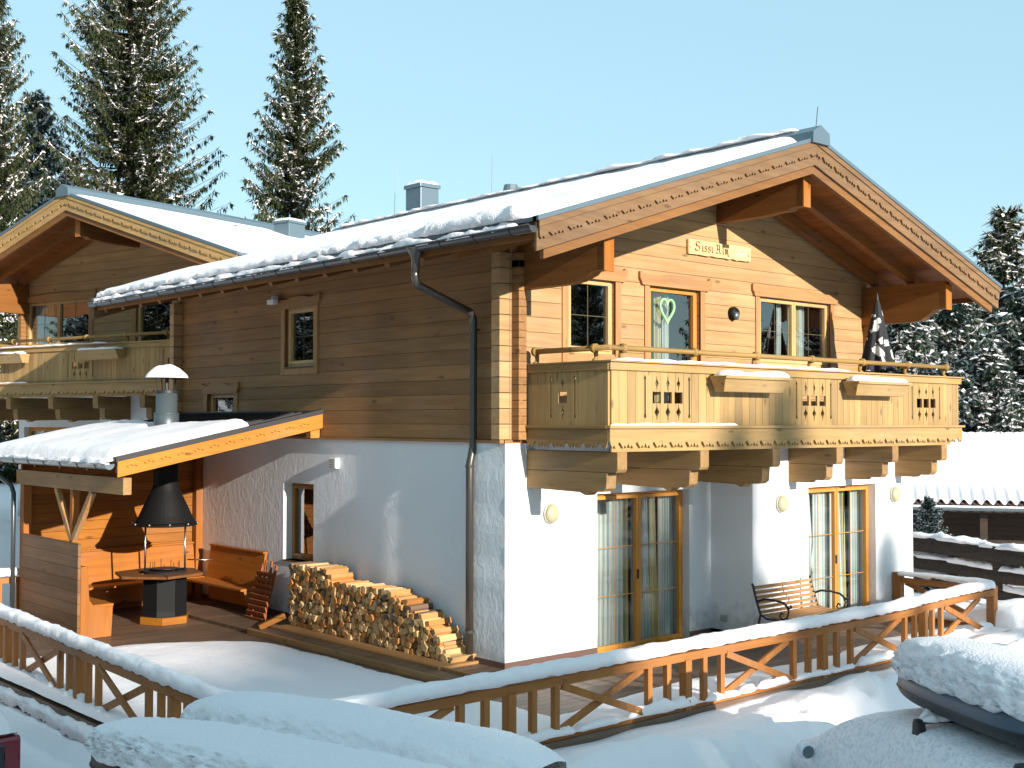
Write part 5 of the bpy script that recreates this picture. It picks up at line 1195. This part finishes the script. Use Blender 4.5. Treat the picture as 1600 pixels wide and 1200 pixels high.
place(T4,62,140,60,17,0,'bluish snow laden spruce between the left edge tree and the broad spruce',True,wide=.8)
place(T3,1563,322,46,16,.7,'dark pointed spruce reaching above the others at the right edge',True,wide=1.3)
place(T4,1480,455,41,13,1.9,'snow laden bushy spruce just right of the balcony end',wide=1.15)
place(T3,1425,470,50,13,2.9,'snow laden spruce behind the balcony end under the gable corner',wide=1.1)
place(T4,1400,480,38,11,4.1,'low snow covered spruce seen under the right purlin',wide=1.25)
place(T4,1610,440,42,13.5,5.2,'snow covered spruce cut off by the right edge',wide=1.15)
place(T4,1535,540,36,10,3.3,'small spruce with heavy snow in front of the pointed spruce',wide=1.2)
place(T3,1345,500,55,13,.2,'spruce mostly hidden behind the right end of the balcony',wide=1.1)
place(T4,1452,775,27.3,2.9,1.2,'small snowy spruce in front of the carport, left of its downpipe',wide=1.0)
for i,(u,v,d,H) in enumerate(((20,250,62,16),(110,240,66,17),(-40,300,55,15),(300,330,75,14),(1650,430,55,14),(1500,500,60,13))):
    place((T4,T3)[i%2],u,v,d,H,i*1.3,('dark spruce filling the gap beside the left edge tree','dark spruce behind the foot of the broad spruce','spruce outside the left edge behind the neighbouring house','spruce hidden behind the neighbouring roof','spruce outside the right edge','distant spruce behind the pointed spruce at the right')[i],wide=1.1)
# trees on the sunny side behind the photographer: they shade the yard and show in the panes
sr=random.Random(11)
for i in range(24):
    y=-60-(i%3)*5;x=-44+i*1.75+sr.uniform(-.5,.5)-.06*(-y-60);top=1.75+.27*(-y-2.7)+sr.uniform(-.3,.6)
    x=min(x,-5.6)
    place((T4,T3)[i%2],0,0,0,top+2.6,sr.uniform(0,6),'spruce of the row beyond the yard, behind the photographer',xy=(x,y,top),group='spruces beyond the yard',wide=1.25)
for i in range(14):
    x=1+i*4.3+sr.uniform(-1,1);y=-60-sr.uniform(0,10);top=.0+.27*(-y-2.7)+sr.uniform(-2.2,.3)-(6 if x>14 else 0)
    place((T4,T3)[i%2],0,0,0,top+2.6,sr.uniform(0,6),'spruce of the row beyond the yard, behind the photographer',xy=(x,y,top),group='spruces beyond the yard',wide=.9)
wr=random.Random(4)
for i in range(17):
    x=-19-5*(i%3)+wr.uniform(-1,1);y=-4+2.9*i+wr.uniform(-1,1)
    place((T1,T3,T4)[i%3],0,0,0,15+wr.uniform(-2,4),i*.9,'spruce left of the yard, outside the view',xy=(x,y,14.0+wr.uniform(-1,3)),group='spruces on the left side of the yard',wide=1.25)
for x,y,top in ((-.50,-70,22.4),(-1.75,-74,23.0),(3.6,-66,19.3),(1.2,-68,18.6)): place(T2,0,0,0,top+4,x,'slender spruce beyond the yard whose shadow falls on the front',xy=(x,y,top),group='spruces beyond the yard',wide=.7)
for i,(x,y,H) in enumerate(((13,-27,12),(25.6,-24,13.5),(36,-25,17),(43,-24,18),(20,-30,8.5),(50,-20,12))):
    place((T3,T1)[i%2],0,0,0,H,i*1.1,'tall spruce across the yard, seen mirrored in the window panes',xy=(x,y,H-2.0),group='tall spruces across the yard',wide=1.0)
